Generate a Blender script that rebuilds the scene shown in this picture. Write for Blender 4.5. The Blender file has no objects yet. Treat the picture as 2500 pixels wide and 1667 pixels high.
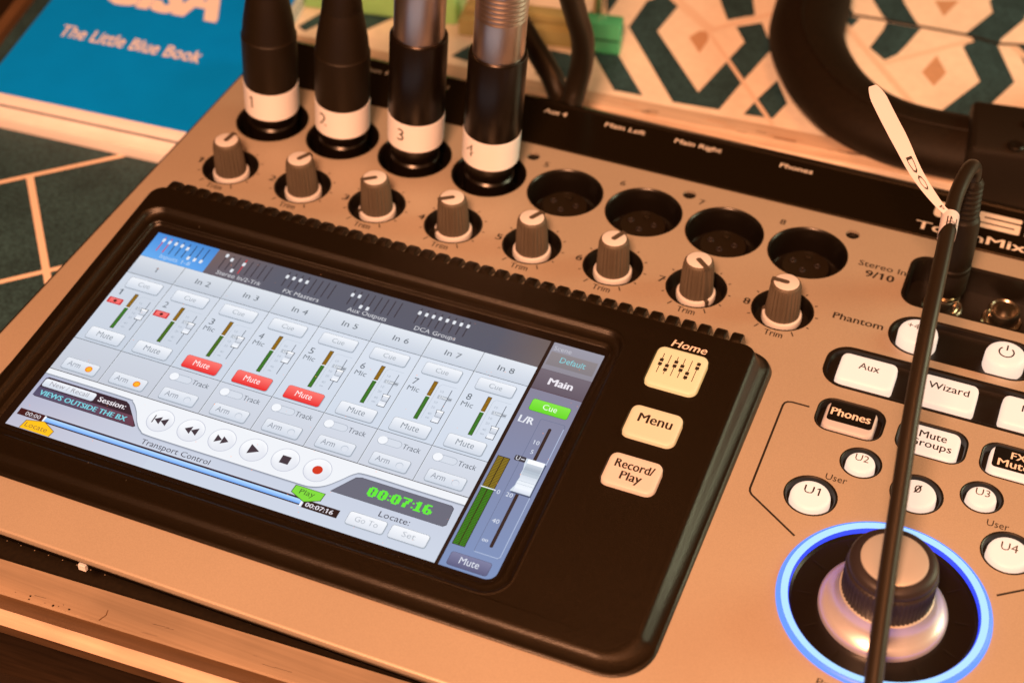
import bpy, math, random
from mathutils import Vector, Matrix
from mathutils.geometry import tessellate_polygon
random.seed(7)
SC = bpy.context.scene
C = SC.collection
PI = math.pi

# ------------------------------------------------------------------ camera, world, lamps, exposure
# Measures below are millimetres: x along the console, y to its rear, z up from its front panel.
ZT = 25.0                                   # the table top lies 25 mm under the panel
def G(x, y, z): return Vector((x/1000, y/1000, (z+ZT)/1000))

cam = bpy.data.objects.new('camera', bpy.data.cameras.new('camera'))
C.objects.link(cam); SC.camera = cam
cr = Vector((.926, .3771, -.0029)).normalized()
cf = Vector((-.2761, .6728, -.6863)).normalized()
cr = (cr - cf*cr.dot(cf)).normalized()
cu = cr.cross(cf)
cam.matrix_world = Matrix.Translation(G(223.475, -208.172, 291.067)) @ Matrix((cr, cu, -cf)).transposed().to_4x4()
cd = cam.data
cd.sensor_width = 23.5; cd.lens = 3881/2500*23.5
cd.clip_start = .01; cd.clip_end = 50
cd.dof.use_dof = True; cd.dof.focus_distance = .394; cd.dof.aperture_fstop = 8.2
cd.dof.aperture_blades = 9

w = bpy.data.worlds.new('World'); SC.world = w; w.use_nodes = True
bg = w.node_tree.nodes['Background']
bg.inputs[0].default_value = (1, .36, .11, 1); bg.inputs[1].default_value = .06

def area(name, loc, target, size, power, col):
    l = bpy.data.lights.new(name, 'AREA'); l.shape = 'DISK'; l.size = size; l.energy = power; l.color = col
    o = bpy.data.objects.new(name, l); C.objects.link(o)
    o.location = G(*loc); d = G(*target) - o.location
    o.rotation_euler = d.to_track_quat('-Z', 'Y').to_euler()
    return o
area('room_lamp', (190, -330, 500), (120, 60, 0), .14, 10.6, (1, .43, .21))
area('ceiling_lamp', (300, 120, 1350), (100, 150, 0), .40, 5, (1, .32, .10))
area('side_lamp', (760, 420, 270), (190, 50, 0), .30, 2.6, (.90, .90, .55))

vs = SC.view_settings
vs.view_transform = 'Standard'; vs.look = 'None'; vs.gamma = 1; vs.exposure = 0
vs.use_curve_mapping = False

# ------------------------------------------------------------------ materials
def lin(c):
    return tuple(((v/255)/12.92 if v/255 <= .04045 else ((v/255+.055)/1.055)**2.4) for v in c)
def nset(n, k, v):
    if k in n.inputs: n.inputs[k].default_value = v
def mat(name, col, rough=.5, metal=0., spec=.5, emit=None, estr=0., noise=None, bump=None, coat=0., trans=0., ior=1.45, dust=0., stretch=None, noise2=None):
    m = bpy.data.materials.new(name); m.use_nodes = True
    nt = m.node_tree; b = nt.nodes['Principled BSDF']
    nset(b, 'Base Color', (*col, 1)); nset(b, 'Roughness', rough); nset(b, 'Metallic', metal)
    nset(b, 'Specular IOR Level', spec); nset(b, 'Coat Weight', coat); nset(b, 'Transmission Weight', trans); nset(b, 'IOR', ior)
    if emit: nset(b, 'Emission Color', (*emit, 1)); nset(b, 'Emission Strength', estr)
    if noise or bump or dust:
        tc = nt.nodes.new('ShaderNodeTexCoord'); mp = nt.nodes.new('ShaderNodeMapping')
        nt.links.new(tc.outputs['Object'], mp.inputs[0])
        if stretch: mp.inputs['Scale'].default_value = stretch
    last = None
    if noise:
        sc, amt = noise
        n = nt.nodes.new('ShaderNodeTexNoise'); n.inputs['Scale'].default_value = sc; n.inputs['Detail'].default_value = 4
        nt.links.new(mp.outputs[0], n.inputs['Vector'])
        r = nt.nodes.new('ShaderNodeMapRange'); r.inputs['From Min'].default_value = .3; r.inputs['From Max'].default_value = .7
        r.inputs['To Min'].default_value = 1-amt; r.inputs['To Max'].default_value = 1+amt
        nt.links.new(n.outputs['Fac'], r.inputs['Value'])
        mx = nt.nodes.new('ShaderNodeVectorMath'); mx.operation = 'SCALE'
        mx.inputs[0].default_value = col; nt.links.new(r.outputs[0], mx.inputs['Scale'])
        last = mx.outputs[0]
        if noise2:
            n2 = nt.nodes.new('ShaderNodeTexNoise'); n2.inputs['Scale'].default_value = noise2[0]; n2.inputs['Detail'].default_value = 3
            nt.links.new(tc.outputs['Object'], n2.inputs['Vector'])
            r2 = nt.nodes.new('ShaderNodeMapRange'); r2.inputs['From Min'].default_value = .3; r2.inputs['From Max'].default_value = .7
            r2.inputs['To Min'].default_value = 1-noise2[1]; r2.inputs['To Max'].default_value = 1+noise2[1]
            nt.links.new(n2.outputs['Fac'], r2.inputs['Value'])
            m2 = nt.nodes.new('ShaderNodeVectorMath'); m2.operation = 'SCALE'
            nt.links.new(last, m2.inputs[0]); nt.links.new(r2.outputs[0], m2.inputs['Scale']); last = m2.outputs[0]
    if dust:                                 # sparse pale specks lying on the surface
        v = nt.nodes.new('ShaderNodeTexVoronoi'); v.inputs['Scale'].default_value = 170
        nt.links.new(tc.outputs['Object'], v.inputs['Vector'])
        sep = nt.nodes.new('ShaderNodeSeparateColor'); nt.links.new(v.outputs['Color'], sep.inputs[0])
        th = nt.nodes.new('ShaderNodeMath'); th.operation = 'MULTIPLY'; th.inputs[1].default_value = dust
        nt.links.new(sep.outputs[0], th.inputs[0])
        sub = nt.nodes.new('ShaderNodeMath'); sub.operation = 'SUBTRACT'; sub.inputs[1].default_value = dust*.80
        nt.links.new(th.outputs[0], sub.inputs[0])
        lt = nt.nodes.new('ShaderNodeMath'); lt.operation = 'LESS_THAN'
        nt.links.new(v.outputs['Distance'], lt.inputs[0]); nt.links.new(sub.outputs[0], lt.inputs[1])
        fx = nt.nodes.new('ShaderNodeMath'); fx.operation = 'MULTIPLY'; fx.inputs[1].default_value = .45
        nt.links.new(lt.outputs[0], fx.inputs[0])
        mix = nt.nodes.new('ShaderNodeMix'); mix.data_type = 'RGBA'
        nt.links.new(fx.outputs[0], mix.inputs['Factor'])
        if last is not None: nt.links.new(last, mix.inputs['A'])
        else: mix.inputs['A'].default_value = (*col, 1)
        mix.inputs['B'].default_value = (.5, .47, .4, 1)
        last = mix.outputs['Result']
    if last is not None: nt.links.new(last, b.inputs['Base Color'])
    if bump:
        sc, st = bump
        n = nt.nodes.new('ShaderNodeTexNoise'); n.inputs['Scale'].default_value = sc; n.inputs['Detail'].default_value = 3
        nt.links.new(mp.outputs[0], n.inputs['Vector'])
        bp = nt.nodes.new('ShaderNodeBump'); bp.inputs['Strength'].default_value = st; bp.inputs['Distance'].default_value = .0004
        nt.links.new(n.outputs['Fac'], bp.inputs['Height']); nt.links.new(bp.outputs[0], b.inputs['Normal'])
    return m

M = {}
M['silver']   = mat('silver_paint', (.415, .37, .31), .46, .35, .5, noise=(3000, .07), noise2=(14, .05), dust=.04, bump=(3000, .12))
M['ink']      = mat('black_print', (.012, .010, .008), .6)
M['white_ink']= mat('pale_print', (.62, .58, .55), .6)
M['plastic']  = mat('black_plastic', (.0056, .0035, .0013), .33, 0, .48, noise=(2500, .22), bump=(4200, .22), dust=.14)
M['strip']    = mat('satin_black_strip', (.0055, .0036, .0016), .24, 0, .5, bump=(2500, .06))
M['chassis']  = mat('dark_chassis', (.012, .008, .004), .5, 0, .4, noise=(900, .2))
M['well']     = mat('black_well', (.007, .0055, .004), .35, 0, .5)
M['socket']   = mat('socket_black', (.006, .0045, .003), .30, 0, .5)
M['glass']    = mat('display_glass', (.008, .006, .005), .16, 0, .42)
M['grey']     = mat('grey_knob_plastic', (.085, .072, .056), .55, 0, .4, bump=(2600, .1))
M['offwhite'] = mat('white_knob_plastic', (.54, .57, .62), .5, 0, .4)
M['darkgrey'] = mat('dark_pointer', (.06, .05, .04), .55)
M['rubber']   = mat('black_rubber', (.0095, .0065, .003), .5, 0, .3, bump=(1800, .2))
M['gloss']    = mat('black_gloss_sleeve', (.0045, .003, .0018), .30, 0, .5)
M['cable']    = mat('cable_rubber', (.012, .009, .0055), .40, 0, .45)
M['metal']    = mat('satin_nickel', (.58, .50, .47), .34, 1)
M['chrome']   = mat('bright_nickel', (.78, .68, .55), .24, 1)
M['tape']     = mat('white_label_tape', (.80, .86, .97), .55, 0, .4)
M['cap']      = mat('spun_aluminium', (.66, .68, .70), .34, .6)
M['knurl']    = mat('dark_rubber_grip', (.018, .015, .018), .45, 0, .5)
M['alu']      = mat('brushed_aluminium', (.40, .32, .24), .42, .35, noise=(70, .10), stretch=(.4, 18, 18), noise2=(40, .10))
M['wood']     = mat('worn_wood', (.52, .42, .34), .6, 0, .3, noise=(70, .13), stretch=(.5, 9, 9), noise2=(60, .10))
M['darkwood'] = mat('dark_wood', (.055, .033, .018), .6, 0, .3, noise=(60, .3), stretch=(1, 8, 8))
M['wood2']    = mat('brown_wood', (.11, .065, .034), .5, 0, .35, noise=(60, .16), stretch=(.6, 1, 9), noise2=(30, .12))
M['floor']    = mat('dark_floor', (.10, .07, .05), .7, noise=(6, .3))
M['cream']    = mat('cream_table', (.78, .74, .68), .5, 0, .4, noise=(300, .05), noise2=(35, .06))
M['teal']     = mat('teal_table', (.022, .062, .082), .55, 0, .4, noise=(900, .45), noise2=(60, .22))
M['tan']      = mat('tan_table', (.50, .33, .22), .5, 0, .4, noise=(300, .05))
M['seam']     = mat('pale_seam', (.72, .62, .54), .5)
M['bookblue'] = mat('blue_cover', (.0, .27, 1.0), .45, 0, .12, noise=(60, .04))
M['bookback'] = mat('dark_blue_cover', (.0, .05, .12), .5)
M['patch']    = mat('black_key_patch', (.004, .0035, .003), .6, 0, .15)
M['flag']     = mat('paper_tape', (.56, .57, .66), .6, 0, .3)
M['paper']    = mat('white_paper', (.82, .84, .90), .7, 0, .2, noise=(900, .06), stretch=(.1, .1, 6))
M['bookink']  = mat('cover_print', (.82, .82, .92), .5)
M['leather']  = mat('black_leatherette', (.0085, .0055, .0028), .60, 0, .2, noise=(700, .2), bump=(1500, .2))
M['yoke']     = mat('matt_black_yoke', (.008, .0055, .003), .55, 0, .35, bump=(3000, .2))
M['greenpl']  = mat('green_plastic', (.14, .78, .46), .25, 0, .5, trans=.5)
M['greend']   = mat('dark_green_plastic', (.01, .12, .06), .3, 0, .5)
M['clearpl']  = mat('pale_yellow_plastic', (.66, .62, .30), .22, 0, .5, trans=.45)
M['limepl']   = mat('lime_plastic', (.40, .85, .34), .3, 0, .5, trans=.3)
def backlit(name, col, e):
    return mat(name, (.30, .30, .32), .45, 0, .4, emit=lin(col), estr=e)
M['btn_white'] = backlit('backlit_white', (255, 230, 212), .72)
M['btn_dim']   = mat('unlit_white_added_glow', (.36, .37, .40), .45, 0, .4, emit=lin((255, 205, 185)), estr=.16)  # unlit key; a faint glow is added to shift its colour
M['btn_home']  = backlit('backlit_cream', (255, 208, 128), .58)
M['btn_menu']  = backlit('backlit_warm', (255, 198, 128), .54)
M['btn_rec']   = backlit('backlit_peach', (255, 182, 135), .50)
M['ring_in']   = mat('ring_core', (.03, .06, .12), .4, 0, .3, emit=(.33, .60, 1), estr=1.3)
M['ring_mid']  = mat('ring_blue', (.02, .05, .15), .4, 0, .3, emit=(.10, .27, 1), estr=1.15)
M['ring_edge'] = mat('ring_deep_blue', (.02, .05, .4), .4, 0, .3, emit=(.014, .045, 1), estr=1.1)
dm = bpy.data.materials.new('display_pixels'); dm.use_nodes = True
_b = dm.node_tree.nodes['Principled BSDF']
nset(_b, 'Base Color', (.01, .01, .01, 1)); nset(_b, 'Roughness', .2); nset(_b, 'Specular IOR Level', .25); nset(_b, 'Emission Strength', 1.07)
_a = dm.node_tree.nodes.new('ShaderNodeAttribute'); _a.attribute_name = 'Col'
dm.node_tree.links.new(_a.outputs['Color'], _b.inputs['Emission Color'])
M['display'] = dm

# ------------------------------------------------------------------ mesh helpers
WPOS = {}
_tc = {}
def glyphs(s):
    """triangles of a line of lettering at size 1, baseline 0"""
    if s not in _tc:
        cu_ = bpy.data.curves.new('lettering', 'FONT'); cu_.body = s; cu_.resolution_u = 2
        ob = bpy.data.objects.new('lettering', cu_)
        me = bpy.data.meshes.new_from_object(ob)
        low = any(c_.islower() for c_ in s)
        wy = lambda y: y if not low or y <= 0 else (y*.515/.449 if y < .449 else .515+(y-.449)*(.70-.515)/.233)
        V_ = [(v.co.x, wy(v.co.y)) for v in me.vertices]; F_ = [tuple(p.vertices) for p in me.polygons]
        for i_, c_ in enumerate(s):
            if c_ == '1':                      # the stock figure one is a bare bar: give it its flag
                cu_.body = s[:i_+1]; m2 = bpy.data.meshes.new_from_object(ob)
                xr = max(v.co.x for v in m2.vertices); bpy.data.meshes.remove(m2)
                o_ = len(V_); V_ += [(xr-.07, .684), (xr-.07, .58), (xr-.21, .50), (xr-.21, .585)]; F_.append((o_, o_+3, o_+2, o_+1))
        _tc[s] = (V_, F_)
        bpy.data.objects.remove(ob); bpy.data.curves.remove(cu_); bpy.data.meshes.remove(me)
    return _tc[s]
def ident(x, y, z): return G(x, y, z)

class MB:
    def __init__(s, xf=ident):
        s.v = []; s.f = []; s.m = []; s.c = []; s.xf = xf; s.mats = []
    def mi(s, m):
        if m not in s.mats: s.mats.append(m)
        return s.mats.index(m)
    def add(s, vs, fs, m, col=(0, 0, 0)):
        o = len(s.v); k = s.mi(m)
        s.v += [s.xf(*p) for p in vs]
        s.c += ([col]*len(vs) if not isinstance(col, list) else col)
        for f in fs: s.f.append([i+o for i in f]); s.m.append(k)
    def poly(s, pts, z, m, col=(0, 0, 0), holes=()):
        loops = [[Vector((x, y, 0)) for x, y in pts]] + [[Vector((x, y, 0)) for x, y in h] for h in holes]
        flat = [p for l in loops for p in l]
        tr = tessellate_polygon(loops)
        fs = []
        for t in tr:
            a, b, c = (flat[i] for i in t)
            n = (b-a).cross(c-a).z
            if abs(n) < 1e-9: continue
            fs.append(t if n > 0 else t[::-1])
        s.add([(p.x, p.y, z) for p in flat], fs, m, col)
    def rect(s, x0, y0, x1, y1, z, m, col=(0, 0, 0), col2=None):
        cl = col if col2 is None else [col, col, col2, col2]
        s.add([(x0, y0, z), (x1, y0, z), (x1, y1, z), (x0, y1, z)], [(0, 1, 2, 3)], m, cl)
    def line(s, pts, wd, z, m, col=(0, 0, 0), closed=False):
        n = len(pts)
        L = []; R = []
        for i in range(n):
            p = Vector(pts[i])
            a = Vector(pts[i-1]) if (i > 0 or closed) else None
            b = Vector(pts[(i+1) % n]) if (i < n-1 or closed) else None
            d1 = (p-a).normalized() if a is not None and (p-a).length > 1e-9 else None
            d2 = (b-p).normalized() if b is not None and (b-p).length > 1e-9 else None
            d1 = d1 or d2; d2 = d2 or d1
            t = (d1+d2)
            t = t.normalized() if t.length > 1e-6 else d1
            nn = Vector((-t.y, t.x)); k = max(.35, abs(nn.dot(Vector((-d1.y, d1.x)))))
            L.append(p+nn*(wd/2/k)); R.append(p-nn*(wd/2/k))
        vs = [(q.x, q.y, z) for q in L] + [(q.x, q.y, z) for q in R]
        fs = []
        for i in range(n if closed else n-1):
            j = (i+1) % n
            fs.append((n+i, n+j, j, i))
        s.add(vs, fs, m, col)
    def text(s, t, x0, x1, y, h, z, m, col=(0, 0, 0), rot=0, fit=True, align='L', bold=0, shear=0):
        """lettering: cap height h; width fitted to x0..x1 (or natural width placed at x0 when x1 is None)"""
        gv, gf = glyphs(t)
        if not gv: return
        k = h/.682
        a = min(p[0] for p in gv); b = max(p[0] for p in gv)
        if x1 is None:
            sx = k; W = (b-a)*k
            ox = x0 if align == 'L' else (x0-W/2 if align == 'C' else x0-W)
        else:
            sx = (x1-x0)/(b-a); ox = x0
        cr_, sr = math.cos(rot), math.sin(rot)
        for dx in ((0,) if not bold else (-bold, 0, bold)):
            vs = []
            for px, py in gv:
                X = (px-a)*sx+(ox-x0) + dx + shear*py*k; Y = py*k
                vs.append((x0 + X*cr_-Y*sr, y + X*sr+Y*cr_, z))
            s.add(vs, gf, m, col)
            z += .004 if bold else 0
    def loops(s, ls, m, closed=True, cap0=False, cap1=False, col=(0, 0, 0)):
        n = len(ls[0]); vs = [p for l in ls for p in l]; fs = []
        for i in range(len(ls)-1):
            for j in range(n if closed else n-1):
                k = (j+1) % n
                fs.append((i*n+j, i*n+k, (i+1)*n+k, (i+1)*n+j))
        if cap0: fs.append(tuple(range(n))[::-1])
        if cap1: fs.append(tuple((len(ls)-1)*n+j for j in range(n)))
        s.add(vs, fs, m, col)
    def lathe(s, prof, m, cx=0, cy=0, seg=48, cap0=False, cap1=False, ribs=None, X=None):
        ls = []
        for r, z in prof:
            l = []
            for j in range(seg):
                a = 2*PI*j/seg
                rr = r
                if ribs and ribs[0] <= z <= ribs[1]: rr = r*(1-ribs[2]*(.5+.5*math.cos(a*ribs[3])))
                p = (cx+rr*math.cos(a), cy+rr*math.sin(a), z)
                l.append(X(*p) if X else p)
            ls.append(l)
        s.loops(ls, m, True, cap0, cap1)
    def box(s, x0, y0, z0, x1, y1, z1, m, b=0, X=None):
        if b:
            A = lambda i, z: [(px, py, z) for px, py in rrect(x0+i, y0+i, x1-i, y1-i, max(b-i, .02)+.0, 3)]
            ls = [A(b*.5, z0), A(0, z0+b*.6), A(0, z1-b), A(b*.3, z1-b*.3), A(b, z1)]
            if X: ls = [[X(*p) for p in l] for l in ls]
            s.loops(ls, m, True, True, True); return
        vs = [(x0, y0, z0), (x1, y0, z0), (x1, y1, z0), (x0, y1, z0), (x0, y0, z1), (x1, y0, z1), (x1, y1, z1), (x0, y1, z1)]
        if X: vs = [X(*p) for p in vs]
        s.add(vs, [(3, 2, 1, 0), (4, 5, 6, 7), (0, 1, 5, 4), (1, 2, 6, 5), (2, 3, 7, 6), (3, 0, 4, 7)], m)
    def tube(s, pts, r, m, seg=20, flat=1., up=(0, 0, 1), caps=True):
        P = [Vector(p) for p in pts]; n = len(P); ls = []
        N = None
        for i in range(n):
            t = (P[min(i+1, n-1)]-P[max(i-1, 0)]).normalized()
            if N is None:
                N = Vector(up); N = (N-t*N.dot(t)); 
                if N.length < 1e-3: N = Vector((1, 0, 0)); N = N-t*N.dot(t)
                N.normalize()
            else:
                N = (N-t*N.dot(t)).normalized()
            B = t.cross(N)
            rr = r[i] if isinstance(r, (list, tuple)) else r
            ls.append([tuple(P[i]+N*(rr*math.cos(2*PI*j/seg))+B*(rr*flat*math.sin(2*PI*j/seg))) for j in range(seg)])
        s.loops(ls, m, True, caps, caps)
    def build(s, name, parent=None, smooth=True, angle=35, colour=False, origin=None):
        me = bpy.data.meshes.new(name)
        ws = s.v
        if origin is None:
            lo = Vector((min(p[i] for p in ws) for i in range(3))); hi = Vector((max(p[i] for p in ws) for i in range(3)))
            origin = (lo+hi)/2; origin.z = lo.z
        me.from_pydata([p-origin for p in ws], [], s.f)
        for m in s.mats: me.materials.append(M[m])
        me.polygons.foreach_set('material_index', s.m)
        if colour:
            at = me.color_attributes.new('Col', 'FLOAT_COLOR', 'POINT')
            at.data.foreach_set('color', [x for c_ in s.c for x in (*c_, 1.)])
        if smooth:
            me.polygons.foreach_set('use_smooth', [True]*len(me.polygons))
            me.set_sharp_from_angle(angle=math.radians(angle))
        me.validate(); me.update()
        o = bpy.data.objects.new(name, me); C.objects.link(o)
        WPOS[o.name] = origin.copy()
        if parent is not None:
            o.parent = parent; o.location = origin - WPOS[parent.name]
        else: o.location = origin
        return o

def rrect(x0, y0, x1, y1, r, n=6):
    """rounded rectangle, counter-clockwise; r a number or (bl, br, tr, tl)"""
    if not isinstance(r, (tuple, list)): r = (r,)*4
    out = []
    for (cx, cy, a0, rr) in ((x0+r[0], y0+r[0], PI, r[0]), (x1-r[1], y0+r[1], 1.5*PI, r[1]), (x1-r[2], y1-r[2], 0, r[2]), (x0+r[3], y1-r[3], .5*PI, r[3])):
        for i in range(n+1):
            a = a0 + .5*PI*i/n
            out.append((cx+rr*math.cos(a), cy+rr*math.sin(a)))
    return out
def circ(cx, cy, r, n=48): return [(cx+r*math.cos(2*PI*i/n), cy+r*math.sin(2*PI*i/n)) for i in range(n)]
def bez(pts, n=8):
    """Catmull-Rom through the points"""
    P = [Vector(p) for p in pts]; out = []
    for i in range(len(P)-1):
        a = P[max(i-1, 0)]; b = P[i]; c = P[i+1]; d = P[min(i+2, len(P)-1)]
        for k in range(n):
            t = k/n
            out.append(.5*((2*b)+(c-a)*t+(2*a-5*b+4*c-d)*t*t+(3*b-a-3*c+d)*t**3))
    out.append(P[-1]); return [tuple(p) for p in out]
def tag(o, label, cat, group=None, kind=None):
    if label: o['label'] = label
    if cat: o['category'] = cat
    if group: o['group'] = group
    if kind: o['kind'] = kind
    return o
def thing(name, label, cat, loc, group=None):
    o = bpy.data.objects.new(name, None); C.objects.link(o); o.location = G(*loc); o.empty_display_size = .02
    WPOS[o.name] = o.location.copy()
    return tag(o, label, cat, group)
def copy_part(o, parent, delta, rot=None):
    """a copy of a part and of its sub-parts, moved by delta (mm)"""
    d = Vector(delta)/1000
    c = o.copy(); C.objects.link(c); c.parent = parent; c.location = o.location + d
    WPOS[c.name] = WPOS[o.name] + d
    if rot is not None: c.rotation_euler = (0, 0, rot)
    for ch in [x for x in list(bpy.data.objects) if x.parent == o]:
        e = ch.copy(); C.objects.link(e); e.parent = c
        WPOS[e.name] = WPOS[ch.name] + d
    return c

# ------------------------------------------------------------------ the setting
f = MB(); f.add([(-3000, -3000, -760), (3000, -3000, -760), (3000, 3000, -760), (-3000, 3000, -760)], [(0, 1, 2, 3)], 'floor')
fl = f.build('floor'); tag(fl, None, None, kind='structure')

# table: cream top with a teal pattern, pale seams; wooden front edge
tb = thing('table', 'patterned teal and cream table with a pale wooden front edge under the console', 'table', (100, 150, -60))
def fy(x, o=0): return -38.6 + .046*(x-20) + o          # the table's front edge runs slightly askew to the console
def ry(x, o=0): return 211.0 + .055*(x+30) + o
XRT = 258.0
t = MB()
LX = lambda y: -137.6-.232*(y-170)*.9
t.poly([(LX(-46), fy(-95, 4.6)), (900, fy(900, 4.6)), (900, 900), (LX(900), 900)], -25, 'cream')
ZP = -24.96
t.poly([(LX(-46), fy(-95, 4.6)), (20, fy(20, 4.6)), (20, ry(20)), (LX(202), ry(-142))], ZP, 'teal')
t.poly([(LX(202), ry(-142)), (-46, ry(-46)), (-60, 330), (LX(330), 330)], ZP, 'teal')
t.poly([(-14, fy(-14, 13)), (XRT, fy(XRT, 13)), (XRT, 186), (-14, 186)], ZP+.05, 'chassis')  # black sheet painted on the table as the shade under the console
pats = [
 [(73.2,292.6),(72.7,272.9),(102.4,233.5),(118.5,235.0),(121.6,256.5),(125.4,278.8),(117.1,293.9),(109.2,287.6),(114.9,278.9),(112.9,267.0),(108.8,242.4),(83.4,274.1),(85.4,294.8),(83.8,296.9),(80,302)],
 [(127.0,235.6),(129.0,246.6),(132.3,259.9),(139.2,247.5),(136.9,236.9)],
 [(55.8,285.6),(57,292),(63.0,290),(62.5,271.1),(76.6,252.5),(91.6,233.2),(81.3,232.6),(61.5,258.3),(56.4,266.8)],
 [(51.2,248.2),(59.6,248.2),(63.5,238.5),(63.3,229.8)], [(52.0,231.8),(52.3,236.8),(57.5,230.7)],
 [(98.6,302.8),(95,318),(108,322),(110.0,307.4),(113.5,297.8),(105.0,290.8)],
 [(140.6,318.5),(142.5,320.5),(147.6,311.6),(142.4,311.2)],
 [(151.7,324.2),(148,336),(160,342),(162.1,328.3),(167.6,318.8),(170.7,313.9),(160.0,312.5),(157.4,314.7)],
 [(159.6,311.5),(172.2,312.0),(169.7,299.2),(167.7,291.3),(164.3,286.2),(157.6,292.2),(159.5,305.2)],
 [(192.0,340.3),(196,352),(206,352),(206.3,332.0),(200.5,315.5),(200.2,310.4),(209.5,289.5),(203.3,270.2),(197.9,262),(188.8,262),(198.2,285.5),(188.6,305.2),(190.9,312.2),(187.8,313.8),(194.5,332.5)],
 [(142.5,310.5),(150.0,310.0),(148.4,303.0),(144,305)],
 [(206,313),(214,316),(216,300),(211,302)],
 [(-40,228),(-34,247),(-27,246),(-36,226)], [(-26,238),(-19,252),(-8,250),(-17,232),(-24,229)], [(20,231),(27,249),(37,249),(44,232),(36,229)],
]
for p_ in pats: t.poly(p_, ZP+.01, 'teal')
for q in range(6):                                        # the pattern goes on past the picture
    for r_ in range(3):
        x0 = 235+q*70; y0 = 250+r_*95
        t.poly([(x0, y0), (x0+30, y0+45), (x0+60, y0), (x0+48, y0), (x0+30, y0+28), (x0+12, y0)], ZP+.01, 'teal')
        t.poly([(x0, y0-6), (x0+30, y0-51), (x0+60, y0-6), (x0+48, y0-6), (x0+30, y0-34), (x0+12, y0-6)], ZP+.01, 'teal')
t.poly([(101,281),(102.4,274.8),(101.9,266.0),(95.3,274.5),(97.5,280)], ZP+.01, 'tan')
t.poly([(181.0,296.1),(186.3,286.4),(183.8,276.6),(178.2,283.7)], ZP+.01, 'tan')
t.poly([(172.9,332.7),(181.6,336.2),(178.3,323.1)], ZP+.01, 'tan')
ZS = ZP+.06
for pts, wd in (([(-86.8,108.3),(-45.3,147.1),(-30,161.4)], 1.8), ([(-78.5,114.8),(-44.4,74.6),(-38,67)], 2.3), ([(-70,55.5),(-56.7,68.1),(-45.1,79.0),(-20,102)], 1.8),
                ([(70,309),(83.8,296.9),(102.4,280.9)], 4.2), ([(99.9,281.6),(137.9,233.2)], 1.6), ([(101.9,282.5),(121.8,303.9),(138,321)], 2.0),
                ([(164.7,284.2),(191.2,310.7)], 1.9), ([(139,312),(143.3,307.3),(171.4,272.6),(190,250)], 2.2), ([(205,313),(230,285)], 2.5)):
    ZS += .012; t.line(pts, wd, ZS, 'seam')
t.line([(139,310.6),(159.7,312.4),(187.9,313.4),(200.0,311.8),(214.0,316)], 1.6, ZS+.01, 'ink')
t.poly([(-95, fy(-95, .4)), (900, fy(900, .4)), (900, fy(900, 7.5)), (-95, fy(-95, 7.5))], -24.90, 'wood')
t.loops([[(-95, fy(-95, .4), -24.9), (900, fy(900, .4), -24.9)], [(-95, fy(-95, -.3), -27), (900, fy(900, -.3), -27)], [(-95, fy(-95, 2.0), -30), (900, fy(900, 2.), -30)],
         [(-95, fy(-95, 6), -58), (900, fy(900, 6), -58)]], 'darkwood', closed=False)
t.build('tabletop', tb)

# brushed rail along the table's front edge, worn strip behind the console, dark rim beside the books
rl = thing('metal_rail', 'scratched brushed metal rail running along the front edge of the table', 'rail', (60, -29, -25))
b = MB()
def rail_loop(x):
    i = fy(x, 14.2); o = fy(x, 4.7)
    return [(x, o+.35, -24.89), (x, o, -18.9), (x, o+.5, -18.3), (x, o+5.2, -18.0), (x, o+5.6, -18.12), (x, i-.4, -18.0), (x, i, -18.5), (x, i, -24.95)]
b.loops([rail_loop(x) for x in (-94, 0, 50, 200, 600)], 'alu', True, True, True)
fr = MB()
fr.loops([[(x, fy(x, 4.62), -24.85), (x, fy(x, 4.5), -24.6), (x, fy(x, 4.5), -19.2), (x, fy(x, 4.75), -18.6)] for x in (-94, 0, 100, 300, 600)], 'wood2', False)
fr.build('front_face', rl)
random.seed(3)
for k in range(12):                                       # scuffs and stains on the top face
    x = random.uniform(-15, 90); y = fy(x, random.uniform(5.6, 9)); l = random.uniform(.5, 5)
    b.line([(x, y), (x+l, y+.046*l+random.uniform(-.12, .3))], random.uniform(.04, .09), -17.93, 'metal')
for k in range(9):
    x = random.uniform(20, 36); y = fy(x, random.uniform(5.2, 6.6)); b.poly(circ(x, y, random.uniform(.08, .28), 7), -17.93, 'chassis')
b.line([(44.5, fy(44, 8.8)), (44.9, fy(44, 7.4)), (44.4, fy(44, 6.2)), (44.1, fy(44, 5.4))], .22, -17.92, 'wood2')
b.build('bar', rl)
ws = thing('wooden_strip', 'worn pale wooden strip lying along the rear of the console', 'wooden strip', (80, 222, -25))
b = MB()
def strip_loop(x):
    y = ry(x)
    return [(x, y, -24.9), (x, y, -22.4), (x, y+.8, -21.8), (x, y+6.4, -21.8), (x, y+8.6, -22.3), (x, y+9.0, -24.9)]
b.loops([strip_loop(x) for x in (-36, 0, 60, 120, 180, 420)], 'wood', True, True, True)
random.seed(11)
for k in range(40):
    x = random.uniform(-30, 170); y = ry(x, random.uniform(.9, 5)); l = random.uniform(1, 9)
    b.line([(x, y), (x+l, y+.055*l)], random.uniform(.2, .8), -21.74, random.choice(('tan', 'tan', 'darkwood')))
b.build('plank', ws)
b = MB()
b.loops([[(LX(y)+.4, y, -24.85), (LX(y)+.4, y, -22), (LX(y)+4.6, y, -22), (LX(y)+5.2, y, -24.85)] for y in (-40, 60, 160, 330)], 'wood2', True, True, True)
tag(b.build('dark_rim'), 'narrow dark brown wooden rim beside the blue book', 'rim')

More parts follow.
